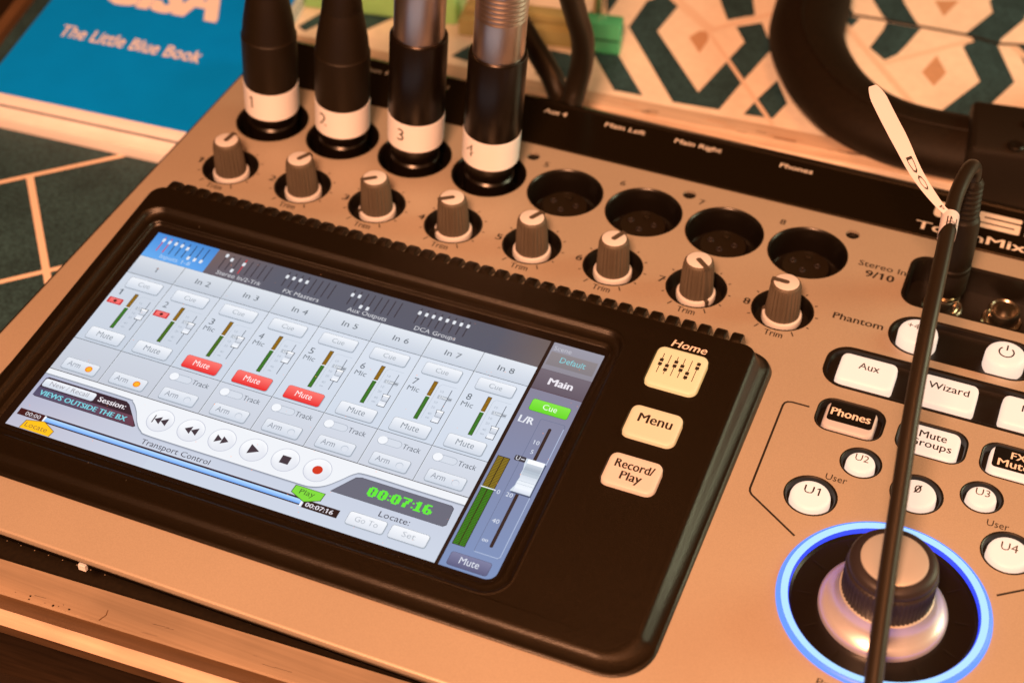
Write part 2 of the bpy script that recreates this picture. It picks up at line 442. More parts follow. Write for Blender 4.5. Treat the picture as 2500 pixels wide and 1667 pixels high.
# ------------------------------------------------------------------ the console
con = thing('mixing_console', 'silver and black digital mixing console with a lit touch screen', 'mixing console', (120, 75, -25))
XL = [-1.18+24.484*i for i in range(8)]; YX = 142.5
XK = [-1.4+24.477*i for i in range(8)]; YK = 116.4
EC = (217.2, 28.4)
XR = 264.0
xlr_r, kn_r = 11.4, 8.6
big_rect = {'phones': (187.9, 76.6, 205.4, 88.7), 'mute': (208.5, 76.6, 226.2, 88.7), 'fx': (229.4, 76.6, 247, 88.7)}
rounds = {'U2': (202.6, 69.0, 5.25), 'U1': (193.75, 54.0, 6.55), '0': (217.4, 64.0, 6.5), 'U3': (232.2, 68.9, 5.25), 'U4': (241.0, 54.0, 6.55)}
tray = rrect(185.5, 93.0, 252, 109.0, 6.4, 8)
pill = rrect(198.4, 111.8, 238.5, 127.4, 7.7, 10)
jackp = rrect(198.2, 131.2, 238, 153.6, 5.2, 8)
holes = [circ(x, YX, xlr_r) for x in XL] + [circ(x, YK, kn_r, 40) for x in XK]
holes += [rrect(*r, 4.2) for r in big_rect.values()] + [circ(*c_, 36) for c_ in rounds.values()] + [tray, pill, jackp, circ(*EC, 23.9, 72)]
scr_holes = [(8.6, 155.4), (32.6, 155.4), (57, 155.4), (81.5, 155.6), (131.2, 155.3), (180.2, 155.1)]
holes += [circ(x, y, 2.0, 18) for x, y in scr_holes[3:]]
p = MB()
outl = rrect(-22, -28, XR, 161.4, (3, 3, 1, 1))
p.poly(outl, 0, 'silver', holes=holes)
lip = lambda i, z: [(x, y, z) for x, y in rrect(-22-i, -28-i, XR+i, 161.4+i*.0, (3+i, 3+i, 1, 1))]
p.loops([lip(.75, -1.4), lip(.72, -.75), lip(.5, -.25), lip(.22, -.05), lip(0, 0)], 'silver')
for h in holes:                                            # the sheet's own thickness
    p.loops([[(x, y, 0) for x, y in h], [(x, y, -.9) for x, y in h]], 'silver')
ZI = .03
for i, (x, y) in enumerate(zip(XK, [YK]*8)):
    p.text(str(i+1), x-10.9, x-9.1 if i else x-9.7, 115.0, 2.5, ZI, 'ink', bold=.07)
    p.text('Trim', x-2.4, x+2.7, 105.2, 2.05, ZI, 'ink', bold=.04)
    for k in range(11):
        a = math.radians(90+150-30*k)
        l = 1.7 if k in (0, 10) else .8
        p.line([(x+(kn_r+.45)*math.cos(a), y+(kn_r+.45)*math.sin(a)), (x+(kn_r+.45+l)*math.cos(a), y+(kn_r+.45+l)*math.sin(a))], .34, ZI, 'ink')
for i in range(4, 8): p.text(str(i+1), XL[i]-10.8, XL[i]-9.2, 152.0, 2.3, ZI, 'ink', bold=.05)
for i in range(4): p.text(str(i+1), XL[i]-10.8, XL[i]-9.2, 152.0, 2.3, ZI, 'ink', bold=.05)
p.text('Phantom', 183.3, 196.9, 118.4, 2.35, ZI, 'ink', bold=.07)
p.text('Stereo In', 184.7, 198.0, 142.7, 2.2, ZI, 'ink', bold=.04)
p.text('9/10', 187.4, 195.4, 138.6, 2.75, ZI, 'ink', bold=.12)
p.text('User', 195.6, 200.9, 60.6, 1.95, ZI, 'ink'); p.text('User', 234.7, 239.9, 60.6, 1.95, ZI, 'ink')
p.text('Press to Select', 208.3, 228.0, 1.2, 2.1, ZI, 'ink')
p.line([(186, 83.1), (181.4, 83.1), (180.4, 82.8), (179.8, 82.2), (179.55, 81.2), (179.55, 50.9), (179.75, 49.9), (180.4, 49.0), (193.4, 40.3)], .55, ZI, 'ink')
p.line([(240.6, 40.5), (252, 48.6), (252.6, 50.5), (252.6, 80)], .55, ZI, 'ink')
p.build('front_panel', con, angle=30)

# rear black strip with its lettering
s_ = MB()
def yl(x0, x1, y, zz): return [(x0, y, zz), (x1, y, zz)]
s_.loops([yl(-22.6, XR, 161.45, -.9), yl(-22.6, XR, 161.5, .25), yl(-22.6, XR, 161.9, .5), yl(-22.6, XR, 182.4, .5), yl(-22.6, XR, 183.0, .9), yl(-22.6, XR, 183.7, .8),
          yl(-22.6, XR, 184.3, -.3), yl(-22.6, XR, 188.8, -2.2), yl(-22.6, XR, 190.2, -4.2), yl(-22.6, XR, 190.8, -8), yl(-22.6, XR, 188, -24.8)], 'strip', closed=False)
zt = .56
for tx, a, b_ in (('Aux 4', 76.2, 83.6), ('Main Left', 96.5, 109.5), ('Main Right', 119.2, 134.0), ('Phones', 152.4, 162.4)):
    s_.text(tx, a, b_, 177.6, 2.1, zt, 'white_ink', bold=.05)
for a, t_ in ((14, 'Aux 1'), (36, 'Aux 2'), (57, 'Aux 3')): s_.text(t_, a, a+7.4, 177.6, 2.1, zt, 'white_ink', bold=.05)
# maker's logo: square rounded letters
def stroke(pts, wd=2.1): s_.line(pts, wd, zt, 'white_ink')
def rstroke(x0, y0, x1, y1, wd, open_=None):
    ou = rrect(x0, y0, x1, y1, 1.6, 5); inn = rrect(x0+wd, y0+wd*.7, x1-wd, y1-wd*.7, .7, 5)
    s_.loops([[(x, y, zt) for x, y in inn], [(x, y, zt) for x, y in ou]], 'white_ink')
rstroke(199.8, 171.6, 210.9, 179.0, 2.1)
s_.poly(rrect(212.3, 176.9, 224.4, 178.9, .5), zt, 'white_ink'); s_.poly(rrect(212.3, 171.6, 224.4, 173.6, .5), zt, 'white_ink'); s_.poly(rrect(212.3, 174.2, 224.4, 176.2, .5), zt, 'white_ink')
s_.poly([(212.3, 175.2), (213.9, 175.2), (213.9, 178), (212.3, 178)], zt+.01, 'white_ink'); s_.poly([(222.8, 172.4), (224.4, 172.4), (224.4, 175.2), (222.8, 175.2)], zt+.01, 'white_ink')
s_.poly(rrect(225.9, 176.9, 237.4, 178.9, .5), zt, 'white_ink'); s_.poly(rrect(225.9, 171.6, 237.4, 173.6, .5), zt, 'white_ink'); s_.poly([(225.9, 172.6), (228, 172.6), (228, 178), (225.9, 178)], zt+.01, 'white_ink')
s_.text('TouchMix', 196.0, 227.2, 164.4, 3.5, zt, 'white_ink', bold=.12)
s_.build('rear_strip', con, angle=30)

# chassis under the panel
ch = MB()
cl = lambda l, fr, r, bk, z: [(x, y, z) for x, y in rrect(l, fr, r, bk, 3)]
ch.loops([cl(-19, -14, XR-8, 186, -24.9), cl(-22.6, -17, XR-2, 187.5, -22), cl(-24.2, -24.6, XR, 187.5, -8), cl(-24.4, -27.4, XR+.6, 184.0, -3), cl(-24.0, -28.4, XR+.6, 183.5, -1.5), cl(-23.3, -28.3, XR+.2, 183.2, -1.1), cl(-22.4, -28.0, XR, 183, -.95)], 'chassis', True, True, False)
st = MB(); st.box(33.8, -23.4, -13.6, 35.8, -22.4, -11.9, 'tape'); st.build('paper_sticker', con)
for k in range(9):
    x = 10+k*4.0; ch.poly(circ(x, -23.9, .14, 8), -11.2, 'alu')
ch.build('chassis', con)
for i, (x, y) in enumerate(scr_holes[3:]):
    q = MB(); q.lathe([(2.0, -.02), (2.05, -1.6), (.01, -1.7)], 'well', x, y, 18)
    q.lathe([(1.4, -1.5), (1.3, -.9), (.5, -.8), (.45, -1.3), (.01, -1.3)], 'well', x, y, 16)
    q.build('panel_screw', con)

# sockets
def socket(x, cap=True):
    q = MB()
    q.lathe([(xlr_r-.02, -.9), (xlr_r-.02, .06), (xlr_r-.4, .10), (xlr_r-.75, -.25), (xlr_r-.95, -1.2), (xlr_r-1.0, -8.5), (xlr_r-1.4, -9.0), (9.6, -9.2), (7.1, -9.4)], 'socket', x, YX, 56)
    q.lathe([(7.1, -9.4), (6.95, -5.4), (6.6, -4.9), (6.2, -4.85), (.01, -4.85)], 'rubber', x, YX, 40)
    q.box(x-1.0, YX+2.8, -4.9, x+1.0, YX+4.6, -4.0, 'rubber', b=.4)
    o = q.build('cable_socket', con)
    for ax, ay in ((-3.9, .8), (3.2, .8), (-.4, -2.4)):
        r_ = MB(); r_.lathe([(.95, -4.83), (.9, -4.6), (.75, -4.5), (.6, -4.7), (.55, -6.2), (.01, -6.2)], 'knurl', x+ax, YX+ay, 14)
        r_.build('contact', o)
    return o
sk = socket(XL[0])
for i in range(1, 8): copy_part(sk, con, (XL[i]-XL[0], 0, 0))

# trim knobs
q = MB()
q.lathe([(kn_r, -.9), (kn_r-.05, .05), (kn_r-.5, .0), (kn_r-.8, -.8), (kn_r-1.2, -4.0), (.01, -4.0)], 'well', XK[0], YK, 44)
kw = q.build('knob_recess', con)
kb = MB()
kb.lathe([(4.75, -1.8), (4.7, 0.0), (4.55, 3), (4.35, 7.2), (4.2, 8.7), (3.98, 9.4), (3.65, 9.85), (3.4, 9.95)], 'grey', XK[0], YK, 96, ribs=(0, 8.75, .085, 24), cap1=True)
kb.box(XK[0]+3.0, YK-.75, 9.0, XK[0]+4.15, YK+.75, 10.06, 'darkgrey')
kb.add([(XK[0]+3.95, YK-.6, 9.6), (XK[0]+3.95, YK+.6, 9.6), (XK[0]+4.95, YK+.6, -1.2), (XK[0]+4.95, YK-.6, -1.2), (XK[0]+3.9, YK-.63, -1.2), (XK[0]+3.9, YK+.63, -1.2)],
       [(0, 3, 2, 1), (0, 4, 3), (1, 2, 5)], 'darkgrey')
kn = kb.build('trim_knob', con, origin=G(XK[0], YK, -1.2))
fg = MB(); fg.lathe([(4.7, -1.0), (5.3, -1.2), (5.5, -1.6), (5.5, -2.9), (5.2, -3.2), (4.5, -3.2)], 'offwhite', XK[0], YK, 44)
fg.box(XK[0]+4.5, YK-.6, -3.0, XK[0]+5.56, YK+.6, -.9, 'darkgrey')
fg.build('white_flange', kn)
cp = MB()
cp.lathe([(3.42, 9.9), (3.4, 10.0), (3.25, 10.06)], 'offwhite', XK[0], YK, 40, cap1=True)
cp.poly(rrect(XK[0]-.8, YK-.78, XK[0]+3.6, YK+.78, (.7, .1, .1, .7)), 10.10, 'darkgrey')
cp.build('white_cap', kn)
kang = [84, 62, -143, -144, 62, 65, -40, 178]
for i in range(1, 8):
    copy_part(kw, con, (XK[i]-XK[0], 0, 0))
    copy_part(kn, con, (XK[i]-XK[0], 0, 0), math.radians(kang[i]))
kn.rotation_euler = (0, 0, math.radians(kang[0]))

# wells and backlit buttons on the silver panel
def well(name, loop_fn, depth, m='well', rim=.55):
    q = MB()
    L = lambda i, z: [(x, y, z) for x, y in loop_fn(i)]
    q.loops([L(0, -.9), L(0, .03), L(rim*.5, .10), L(rim, -.05), L(rim+.25, -.7), L(rim+.35, -depth)], m, True, False, False)
    q.poly(loop_fn(rim+.35), -depth, m)
    return q.build(name, con)
def cap(name, loop_fn, z0, z1, m, label=None, parent=None, lab=None):
    q = MB()
    L = lambda i, z: [(x, y, z) for x, y in loop_fn(i)]
    q.loops([L(-.1, z0), L(0, z1-.9), L(.18, z1-.35), L(.55, z1-.06), L(1.1, z1)], m)
    q.poly(loop_fn(1.1), z1, m)
    if lab: q.poly(lab, z1+.03, 'patch')
    for (tx, x0, x1, y, h, mm, bold) in (label or ()): q.text(tx, x0, x1, y, h, z1+.06, mm, bold=bold)
    o = q.build(name, parent or con)
    if m == 'btn_dim': o['label'] = 'unlit grey button with a black Phones patch'
    return o
def rr_fn(x0, y0, x1, y1, r, n=6): return lambda i: rrect(x0+i, y0+i, x1-i, y1-i, max(r-i, .2), n)
def ci_fn(cx, cy, r, n=36): return lambda i: circ(cx, cy, r-i, n)

for k, r_ in big_rect.items(): well('button_recess', rr_fn(*r_, 4.2), 2.6)
for k, c_ in rounds.items(): well('button_recess', ci_fn(*c_), 2.6)
well('button_tray', rr_fn(185.5, 93.0, 252, 109.0, 6.4, 8), 1.6, rim=1.1)
well('button_tray', rr_fn(198.4, 111.8, 238.5, 127.4, 7.7, 10), 1.6, rim=.8)
well('jack_tray', rr_fn(198.2, 131.2, 238, 153.6, 5.2, 8), 8.0, rim=.8)

B_ = 'backlit_button'
cap(B_, rr_fn(190.1, 77.7, 203.2, 87.6, 2.2), -2.4, .2, 'btn_dim', [('Phones', 191.6, 201.6, 82.5, 2.5, 'white_ink', .09)], lab=rrect(190.9, 80.4, 202.5, 87.2, .9))
cap(B_, rr_fn(210.6, 77.6, 224.2, 87.7, 2.2), -2.4, .2, 'btn_white', [('Mute', 214.0, 220.8, 83.2, 2.3, 'ink', .05), ('Groups', 212.0, 222.5, 80.1, 2.2, 'ink', .05)])
cap(B_, rr_fn(231.6, 77.6, 245.2, 87.7, 2.2), -2.4, .2, 'btn_white', [('FX', 236.6, 240.2, 84.0, 2.3, 'white_ink', .07), ('Mutes', 233.8, 243.0, 80.9, 2.3, 'white_ink', .07)], lab=rrect(232.4, 80.0, 244.4, 87.2, .9))
cap(B_, rr_fn(189.4, 94.9, 204.2, 105.6, 1.9), -1.5, 1.2, 'btn_white', [('Aux', 194.4, 199.8, 100.4, 2.3, 'ink', .04)])
cap(B_, rr_fn(210.4, 94.9, 225.2, 105.6, 1.9), -1.5, 1.2, 'btn_white', [('Wizard', 212.6, 223.0, 100.4, 2.3, 'ink', .04)])
cap(B_, rr_fn(231.4, 94.9, 246.2, 105.6, 1.9), -1.5, 1.2, 'btn_white', [('Info', 236.4, 241.4, 100.4, 2.3, 'ink', .04)])
for k, (cx, cy, r_) in rounds.items():
    ww = {'U2': 3.4, 'U1': 3.9, '0': 1.7, 'U3': 3.5, 'U4': 4.0}[k]; hh = 2.2 if r_ < 6 else 2.5
    cap('round_button', ci_fn(cx, cy, r_-1.65), -2.4, .35, 'btn_white', [(k, cx-ww/2, cx+ww/2, cy+.2, hh, 'chassis' if k == 'U1' else 'darkgrey', 0)] + ([('/', cx-.9, cx+.9, cy+.1, 2.7, 'darkgrey', 0)] if k == '0' else []))
def dome(cx, cy, r_, lab):
    q = MB()
    q.lathe([(r_, -1.5), (r_-.05, 2.2), (r_-.3, 3.0), (r_-.9, 3.5), (r_-1.8, 3.7)], 'btn_white', cx, cy, 40, cap1=True)
    if lab: q.text(lab, cx-3.2, cx+3.2, cy+.2, 2.1, 3.76, 'grey')
    else:
        q.line([(cx+1.9*math.cos(math.radians(a)), cy+.2+1.9*math.sin(math.radians(a))) for a in range(130, 411, 14)], .42, 3.76, 'ink')
        q.line([(cx, cy+.8), (cx, cy+2.9)], .42, 3.77, 'ink')
    return q.build('round_button', con)
dome(206.3, 117.9, 5.3, '+48V'); dome(229.2, 117.9, 5.3, None)

# jack sockets
def jack(cx, cy):
    q = MB()
    q.lathe([(5.6, -9), (5.6, -6.8), (5.2, -6.4), (4.4, -6.3)], 'chrome', cx, cy, 32)
    q.lathe([(4.45, -6.6), (4.4, -2.8), (4.1, -2.3), (3.7, -2.25), (3.35, -2.7), (3.2, -8.4), (.01, -8.4)], 'chrome', cx, cy, 32)
    return q.build('jack_socket', con)
jk = jack(209.5, 142.3)
copy_part(jk, con, (16.4, 0, 0)); 

# the big encoder
q = MB()
q.lathe([(24.0, -.9), (24.0, .25)], 'ring_edge', *EC, 96)
q.lathe([(24.35, .05), (24.0, .5), (23.75, .8), (23.35, .95)], 'ring_mid', *EC, 96)
q.lathe([(23.35, .95), (23.26, .97)], 'ring_edge', *EC, 96)
q.lathe([(23.26, .97), (22.6, .98), (21.6, .8)], 'ring_in', *EC, 96)
q.lathe([(21.6, .8), (21.4, .5), (21.25, -.6)], 'ring_edge', *EC, 96)
lr = q.build('light_ring', con)
q = MB(); q.lathe([(21.3, -.5), (20.6, -1.2), (15.2, -1.9), (15, -1.9), (.1, -1.9)], 'socket', *EC, 72)
for k in range(12):
    a = 2*PI*k/12+.13
    q.line([(EC[0]+16.2*math.cos(a), EC[1]+16.2*math.sin(a)), (EC[0]+19.4*math.cos(a), EC[1]+19.4*math.sin(a))], .4, -1.25, 'well')  # reflections in the recess drawn as radial marks
q.build('encoder_recess', con)
q = MB(); q.lathe([(14.6, -1.8), (14.6, -.7), (14.2, -.1), (13.2, .7), (11.9, 1.7), (11.0, 3.2), (10.6, 5.2), (9.5, 5.6)], 'cap', *EC, 96)
q.build('metal_skirt', con)
q = MB(); q.lathe([(9.8, 4.6), (10.3, 4.9), (10.35, 12.2), (10.15, 12.9), (9.7, 13.3), (9.9, 13.9), (9.75, 14.9), (9.2, 15.6), (8.2, 16.0), (7.6, 16.05), (7.45, 15.7)], 'knurl', *EC, 180, ribs=(4.85, 12.3, .035, 60))
q.build('knurled_grip', con, angle=50)
q = MB(); q.lathe([(7.45, 15.6), (7.4, 16.1), (6.9, 16.25), (4, 16.35), (.05, 16.38)], 'cap', *EC, 72)
q.build('metal_cap', con)

# ------------------------------------------------------------------ black screen housing and touch screen
W, H = 133.2, 74.93
zs = lambda x, y: 1.66-.0021*x+.0647*y
zo = lambda x, y: zs(x, y)+.35+.75*max(0, 1-max(x, 0)/W)+.85*max(0, min(1.1, y/75))*1.35   # housing top above the glass
hm = MB()
N_ = 10
def HL(l, b_, r, t_, rad, zf, nx=None):
    return [(x, y, zf(x, y)) for x, y in rrect(l, b_, r, t_, rad, N_)]
ot = lambda x, y: zo(x, y)
RD = lambda k: (7.2-k, 11-k, 6.2-k, 7-k)
fz = lambda k: (lambda x, y: k*ot(x, y))
outer = [HL(-12.6, -14.2, 174.0, 96.0, RD(0), lambda x, y: .02), HL(-12.6, -14.2, 174.0, 96.0, RD(0), lambda x, y: .30),
         HL(-12.45, -13.95, 173.75, 95.6, RD(.2), lambda x, y: .38+.06*ot(x, y)), HL(-12.25, -13.65, 173.5, 95.2, RD(.4), lambda x, y: .40+.16*ot(x, y)), HL(-12.0, -13.35, 173.2, 94.8, RD(.6), lambda x, y: .36+.22*ot(x, y)), HL(-11.8, -13.0, 172.9, 94.2, RD(.8), lambda x, y: .30+.24*ot(x, y)),
         HL(-11.5, -12.3, 172.4, 93.4, RD(1.1), lambda x, y: .22+.30*ot(x, y)), HL(-11.1, -10.9, 171.4, 92.2, RD(1.7), lambda x, y: .16+.42*ot(x, y)),
         HL(-10.8, -10.45, 170.9, 91.5, RD(2.0), lambda x, y: .10+.55*ot(x, y)), HL(-10.5, -10.1, 170.4, 91.0, RD(2.3), lambda x, y: .06+.71*ot(x, y)), HL(-10.15, -9.75, 169.9, 90.6, RD(2.6), lambda x, y: .03+.86*ot(x, y)),
         HL(-9.75, -9.4, 169.4, 90.3, RD(2.9), lambda x, y: .02+.96*ot(x, y)), HL(-9.3, -9.0, 168.9, 90.0, RD(3.2), lambda x, y: ot(x, y)+.03), HL(-8.6, -8.2, 168.0, 89.7, RD(3.5), ot)]
hm.loops(outer, 'plastic')
dp = lambda x, y, k: zs(x, y)+k*(ot(x, y)-zs(x, y))
r0 = [HL(-8.2, -4.6, 137.6, 83.6, (6.2, 7.2, 6.2, 6.2), ot), HL(-7.6, -4.2, 137.2, 83.1, (5.9, 6.9, 5.9, 5.9), lambda x, y: ot(x, y)+.10), HL(-7.1, -4.0, 137.0, 82.7, (5.5, 6.7, 5.6, 5.6), lambda x, y: ot(x, y)+.07),
      HL(-6.75, -3.85, 136.8, 82.35, (5.3, 6.5, 5.4, 5.3), lambda x, y: dp(x, y, .93)), HL(-6.4, -3.7, 136.6, 82.0, (5, 6.3, 5.2, 5), lambda x, y: dp(x, y, .78)), HL(-6.1, -3.5, 136.4, 81.65, (4.8, 6.1, 4.9, 4.8), lambda x, y: dp(x, y, .61)), HL(-5.75, -3.3, 136.2, 81.3, (4.6, 5.9, 4.6, 4.6), lambda x, y: dp(x, y, .48)),
      HL(-5.0, -2.7, 135.5, 80.2, (4, 5.4, 3.8, 4), lambda x, y: dp(x, y, .38)), HL(-4.0, -2.1, 135.0, 79.1, (3.4, 5, 3.2, 3.4), lambda x, y: dp(x, y, .33)), HL(-3.6, -1.9, 134.8, 78.7, (3, 4.8, 3, 3), lambda x, y: dp(x, y, .38)),
      HL(-3.3, -1.7, 134.6, 78.4, (2.7, 4.6, 2.7, 2.7), lambda x, y: dp(x, y, .20)), HL(-2.9, -1.4, 134.2, 78.0, (2.4, 4.4, 2.4, 2.4), lambda x, y: dp(x, y, .23)), HL(-2.6, -1.2, 134.0, 77.7, (2.2, 4.2, 2.2, 2.2), lambda x, y: dp(x, y, .03)),
      HL(-2.3, -1.0, 133.8, 77.4, (2, 4, 2, 2), lambda x, y: zs(x, y)-.03)]
# flat top between the outer edge and the recess, cut by the notches along the rear edge
inl = [(x, y) for x, y, z in r0[0]]; oul = [(x, y) for x, y, z in outer[-1]]
btns = {'home': (145.7, 68.1, 159.3, 81.9), 'menu': (145.9, 50.6, 159.3, 61.1), 'rec': (146.0, 35.0, 159.4, 45.1)}
gap = [rrect(x0-.35, y0-.35, x1+.35, y1+.35, 2.4) for (x0, y0, x1, y1) in btns.values()]
ypts = []
topz = MB()
flat = [Vector((x, y, 0)) for l in [oul, inl] + gap for x, y in l]
tr = tessellate_polygon([[Vector((x, y, 0)) for x, y in l] for l in [oul, inl] + gap])
fs = []
for t3 in tr:
    a, b_, c_ = (flat[i] for i in t3); n = (b_-a).cross(c_-a).z
    if abs(n) > 1e-9: fs.append(t3 if n > 0 else t3[::-1])
hm.add([(v.x, v.y, ot(v.x, v.y)) for v in flat], fs, 'plastic')
hm.loops(r0, 'plastic')
for g_ in gap: hm.loops([[(x, y, ot(x, y)) for x, y in g_], [(x, y, ot(x, y)-2.5) for x, y in g_]], 'plastic')
hm.xf = lambda x, y, z: G(x, y, z+ot(x, y))
hm.text('Home', 148.4, 157.6, 82.9, 2.3, .06, 'white_ink', shear=.2, bold=.05)
hm.xf = ident
ho = hm.build('screen_housing', con, angle=55)
# grip ridges along the rear edge: raised bumps with dark gaps between
for k in range(1): pass
nb = MB()
x = -4.6
while x < 166.5:
    for_y = [(89.5, -.15), (90.0, .08), (91.0, .18), (92.0, .15), (93.1, -.05), (94.2, -.7), (95.2, -2.4), (96.3, -5)]
    prof = []
    for dx, dz in ((-1.55, -3), (-1.5, -.4), (-1.1, .0), (1.1, .0), (1.5, -.4), (1.55, -3)):
        prof.append([(x+dx, y, ot(x, min(y, 93))+h_+dz*(.75 if 90.1 < y < 96.2 else .2)) for y, h_ in for_y])
    nb.loops(prof, 'plastic', closed=False)
    x += 4.42
nb.build('grip_ridge', ho, angle=40)

for nm, (x0, y0, x1, y1) in btns.items():
    zt0 = ot((x0+x1)/2, (y0+y1)/2)
    lab = {'home': [], 'menu': [('Menu', 148.6, 157.2, 55.6, 2.75, 'ink', .10)], 'rec': [('Record/', 148.0, 157.7, 40.5, 2.4, 'ink', .09), ('Play', 150.3, 155.6, 37.2, 2.4, 'ink', .09)]}[nm]
    q = MB(); fn = rr_fn(x0, y0, x1, y1, 2.0)
    L = lambda i, z: [(x_, y_, z+.0647*(y_-y0)) for x_, y_ in fn(i)]
    zz = zt0+.75-.0647*(y1-y0)/2; mm = 'btn_'+nm
    q.loops([L(0, zz-2.6), L(.02, zz-.6), L(.2, zz-.25), L(.55, zz-.06), L(1.1, zz)], mm)
    pl = fn(1.1); q.add([(x_, y_, zz+.0647*(y_-y0)) for x_, y_ in pl], [tuple(range(len(pl)))], mm)
    q.xf = lambda X, Y, Z, y0=y0: G(X, Y, Z+.0647*(Y-y0))
    for (tx, a, b_, y, h, m_, bold) in lab: q.text(tx, a, b_, y, h, zz+.04, m_, bold=bold)
    if nm == 'home':
        for i, kq in enumerate((.55, .33, .62, .5, .22, .8)):
            xx = 147.9+i*1.87; yb = 72.3; yt = 79.2
            yc = yb+(yt-yb)*kq
            q.line([(xx, yb), (xx, yt)], .2, zz+.04, 'ink')
            q.rect(xx-.5, yc+.15, xx+.5, yc+1.25, zz+.05, 'ink'); q.rect(xx-.5, yc-1.25, xx+.5, yc-.15, zz+.05, 'ink')
            q.rect(xx-.5, yc-.15, xx+.5, yc+.15, zz+.06, mm)
    q.build('backlit_button', con)

# ------------------------------------------------------------------ what the display shows
SX = lambda u, v, l: G(u, v, zs(u, v)+.05+.028*l)
D = 'display'
h_ = lin
def UI(): return MB(SX)
gl = MB(); pl = rrect(-2.35, -1.1, 133.9, 77.5, (2, 4, 2, 2), 8)
gl.add([(x, y, zs(x, y)) for x, y in pl], [tuple(range(len(pl)))], 'glass')
random.seed(21)                               # dust lying on the glass
for k in range(70):
    x, y, r_ = random.uniform(-1, 133), random.uniform(0, 76), random.uniform(.05, .13)
    gl.add([(px, py, zs(px, py)+.32) for px, py in circ(x, y, r_, 6)], [tuple(range(6))], 'tan')
ts = gl.build('touch_screen', con)
LN = h_((64, 78, 86)); TX = h_((104, 116, 128)); DK = h_((22, 24, 32))
def button(q, x0, y0, x1, y1, t_, l=2, top=(236, 240, 246), bot=(200, 210, 224), tc=None, edge=(112, 124, 134), th=1.55, tx=None, ty=None, tw=None, shadow=True):
    if shadow: q.poly(rrect(x0+.08, y0-.22, x1+.22, y1-.1, .75, 4), l-.5, D, h_((168, 180, 194)))
    q.poly(rrect(x0, y0, x1, y1, .7, 4), l, D, h_(edge))
    e = .09
    pts = rrect(x0+e, y0+e, x1-e, y1-e, .62, 4)
    ym = (y0+y1)/2
    A, Bc = h_(top), h_(bot)
    cols = [tuple(Bc[k]+(A[k]-Bc[k])*max(0, min(1, (y-y0)/(y1-y0))) for k in range(3)) for x, y in pts]
    q.add([(x, y, l+.6) for x, y in pts], [tuple(range(len(pts)))], D, cols)
    if t_:
        w_ = tw or .52*(x1-x0); cx = tx if tx is not None else (x0+x1)/2; cy = ty if ty is not None else ym-th*.42
        q.text(t_, cx-w_/2, cx+w_/2, cy, th, l+1.2, D, h_(tc) if tc else TX)
x0s = [0.0, 14.4, 29.25, 44.1, 59.0, 73.85, 88.75, 103.65, 118.4]
knob_y = [45.2, 45.2, 45.4, 45.3, 44.2, 40.7, 40.7, 40.7]
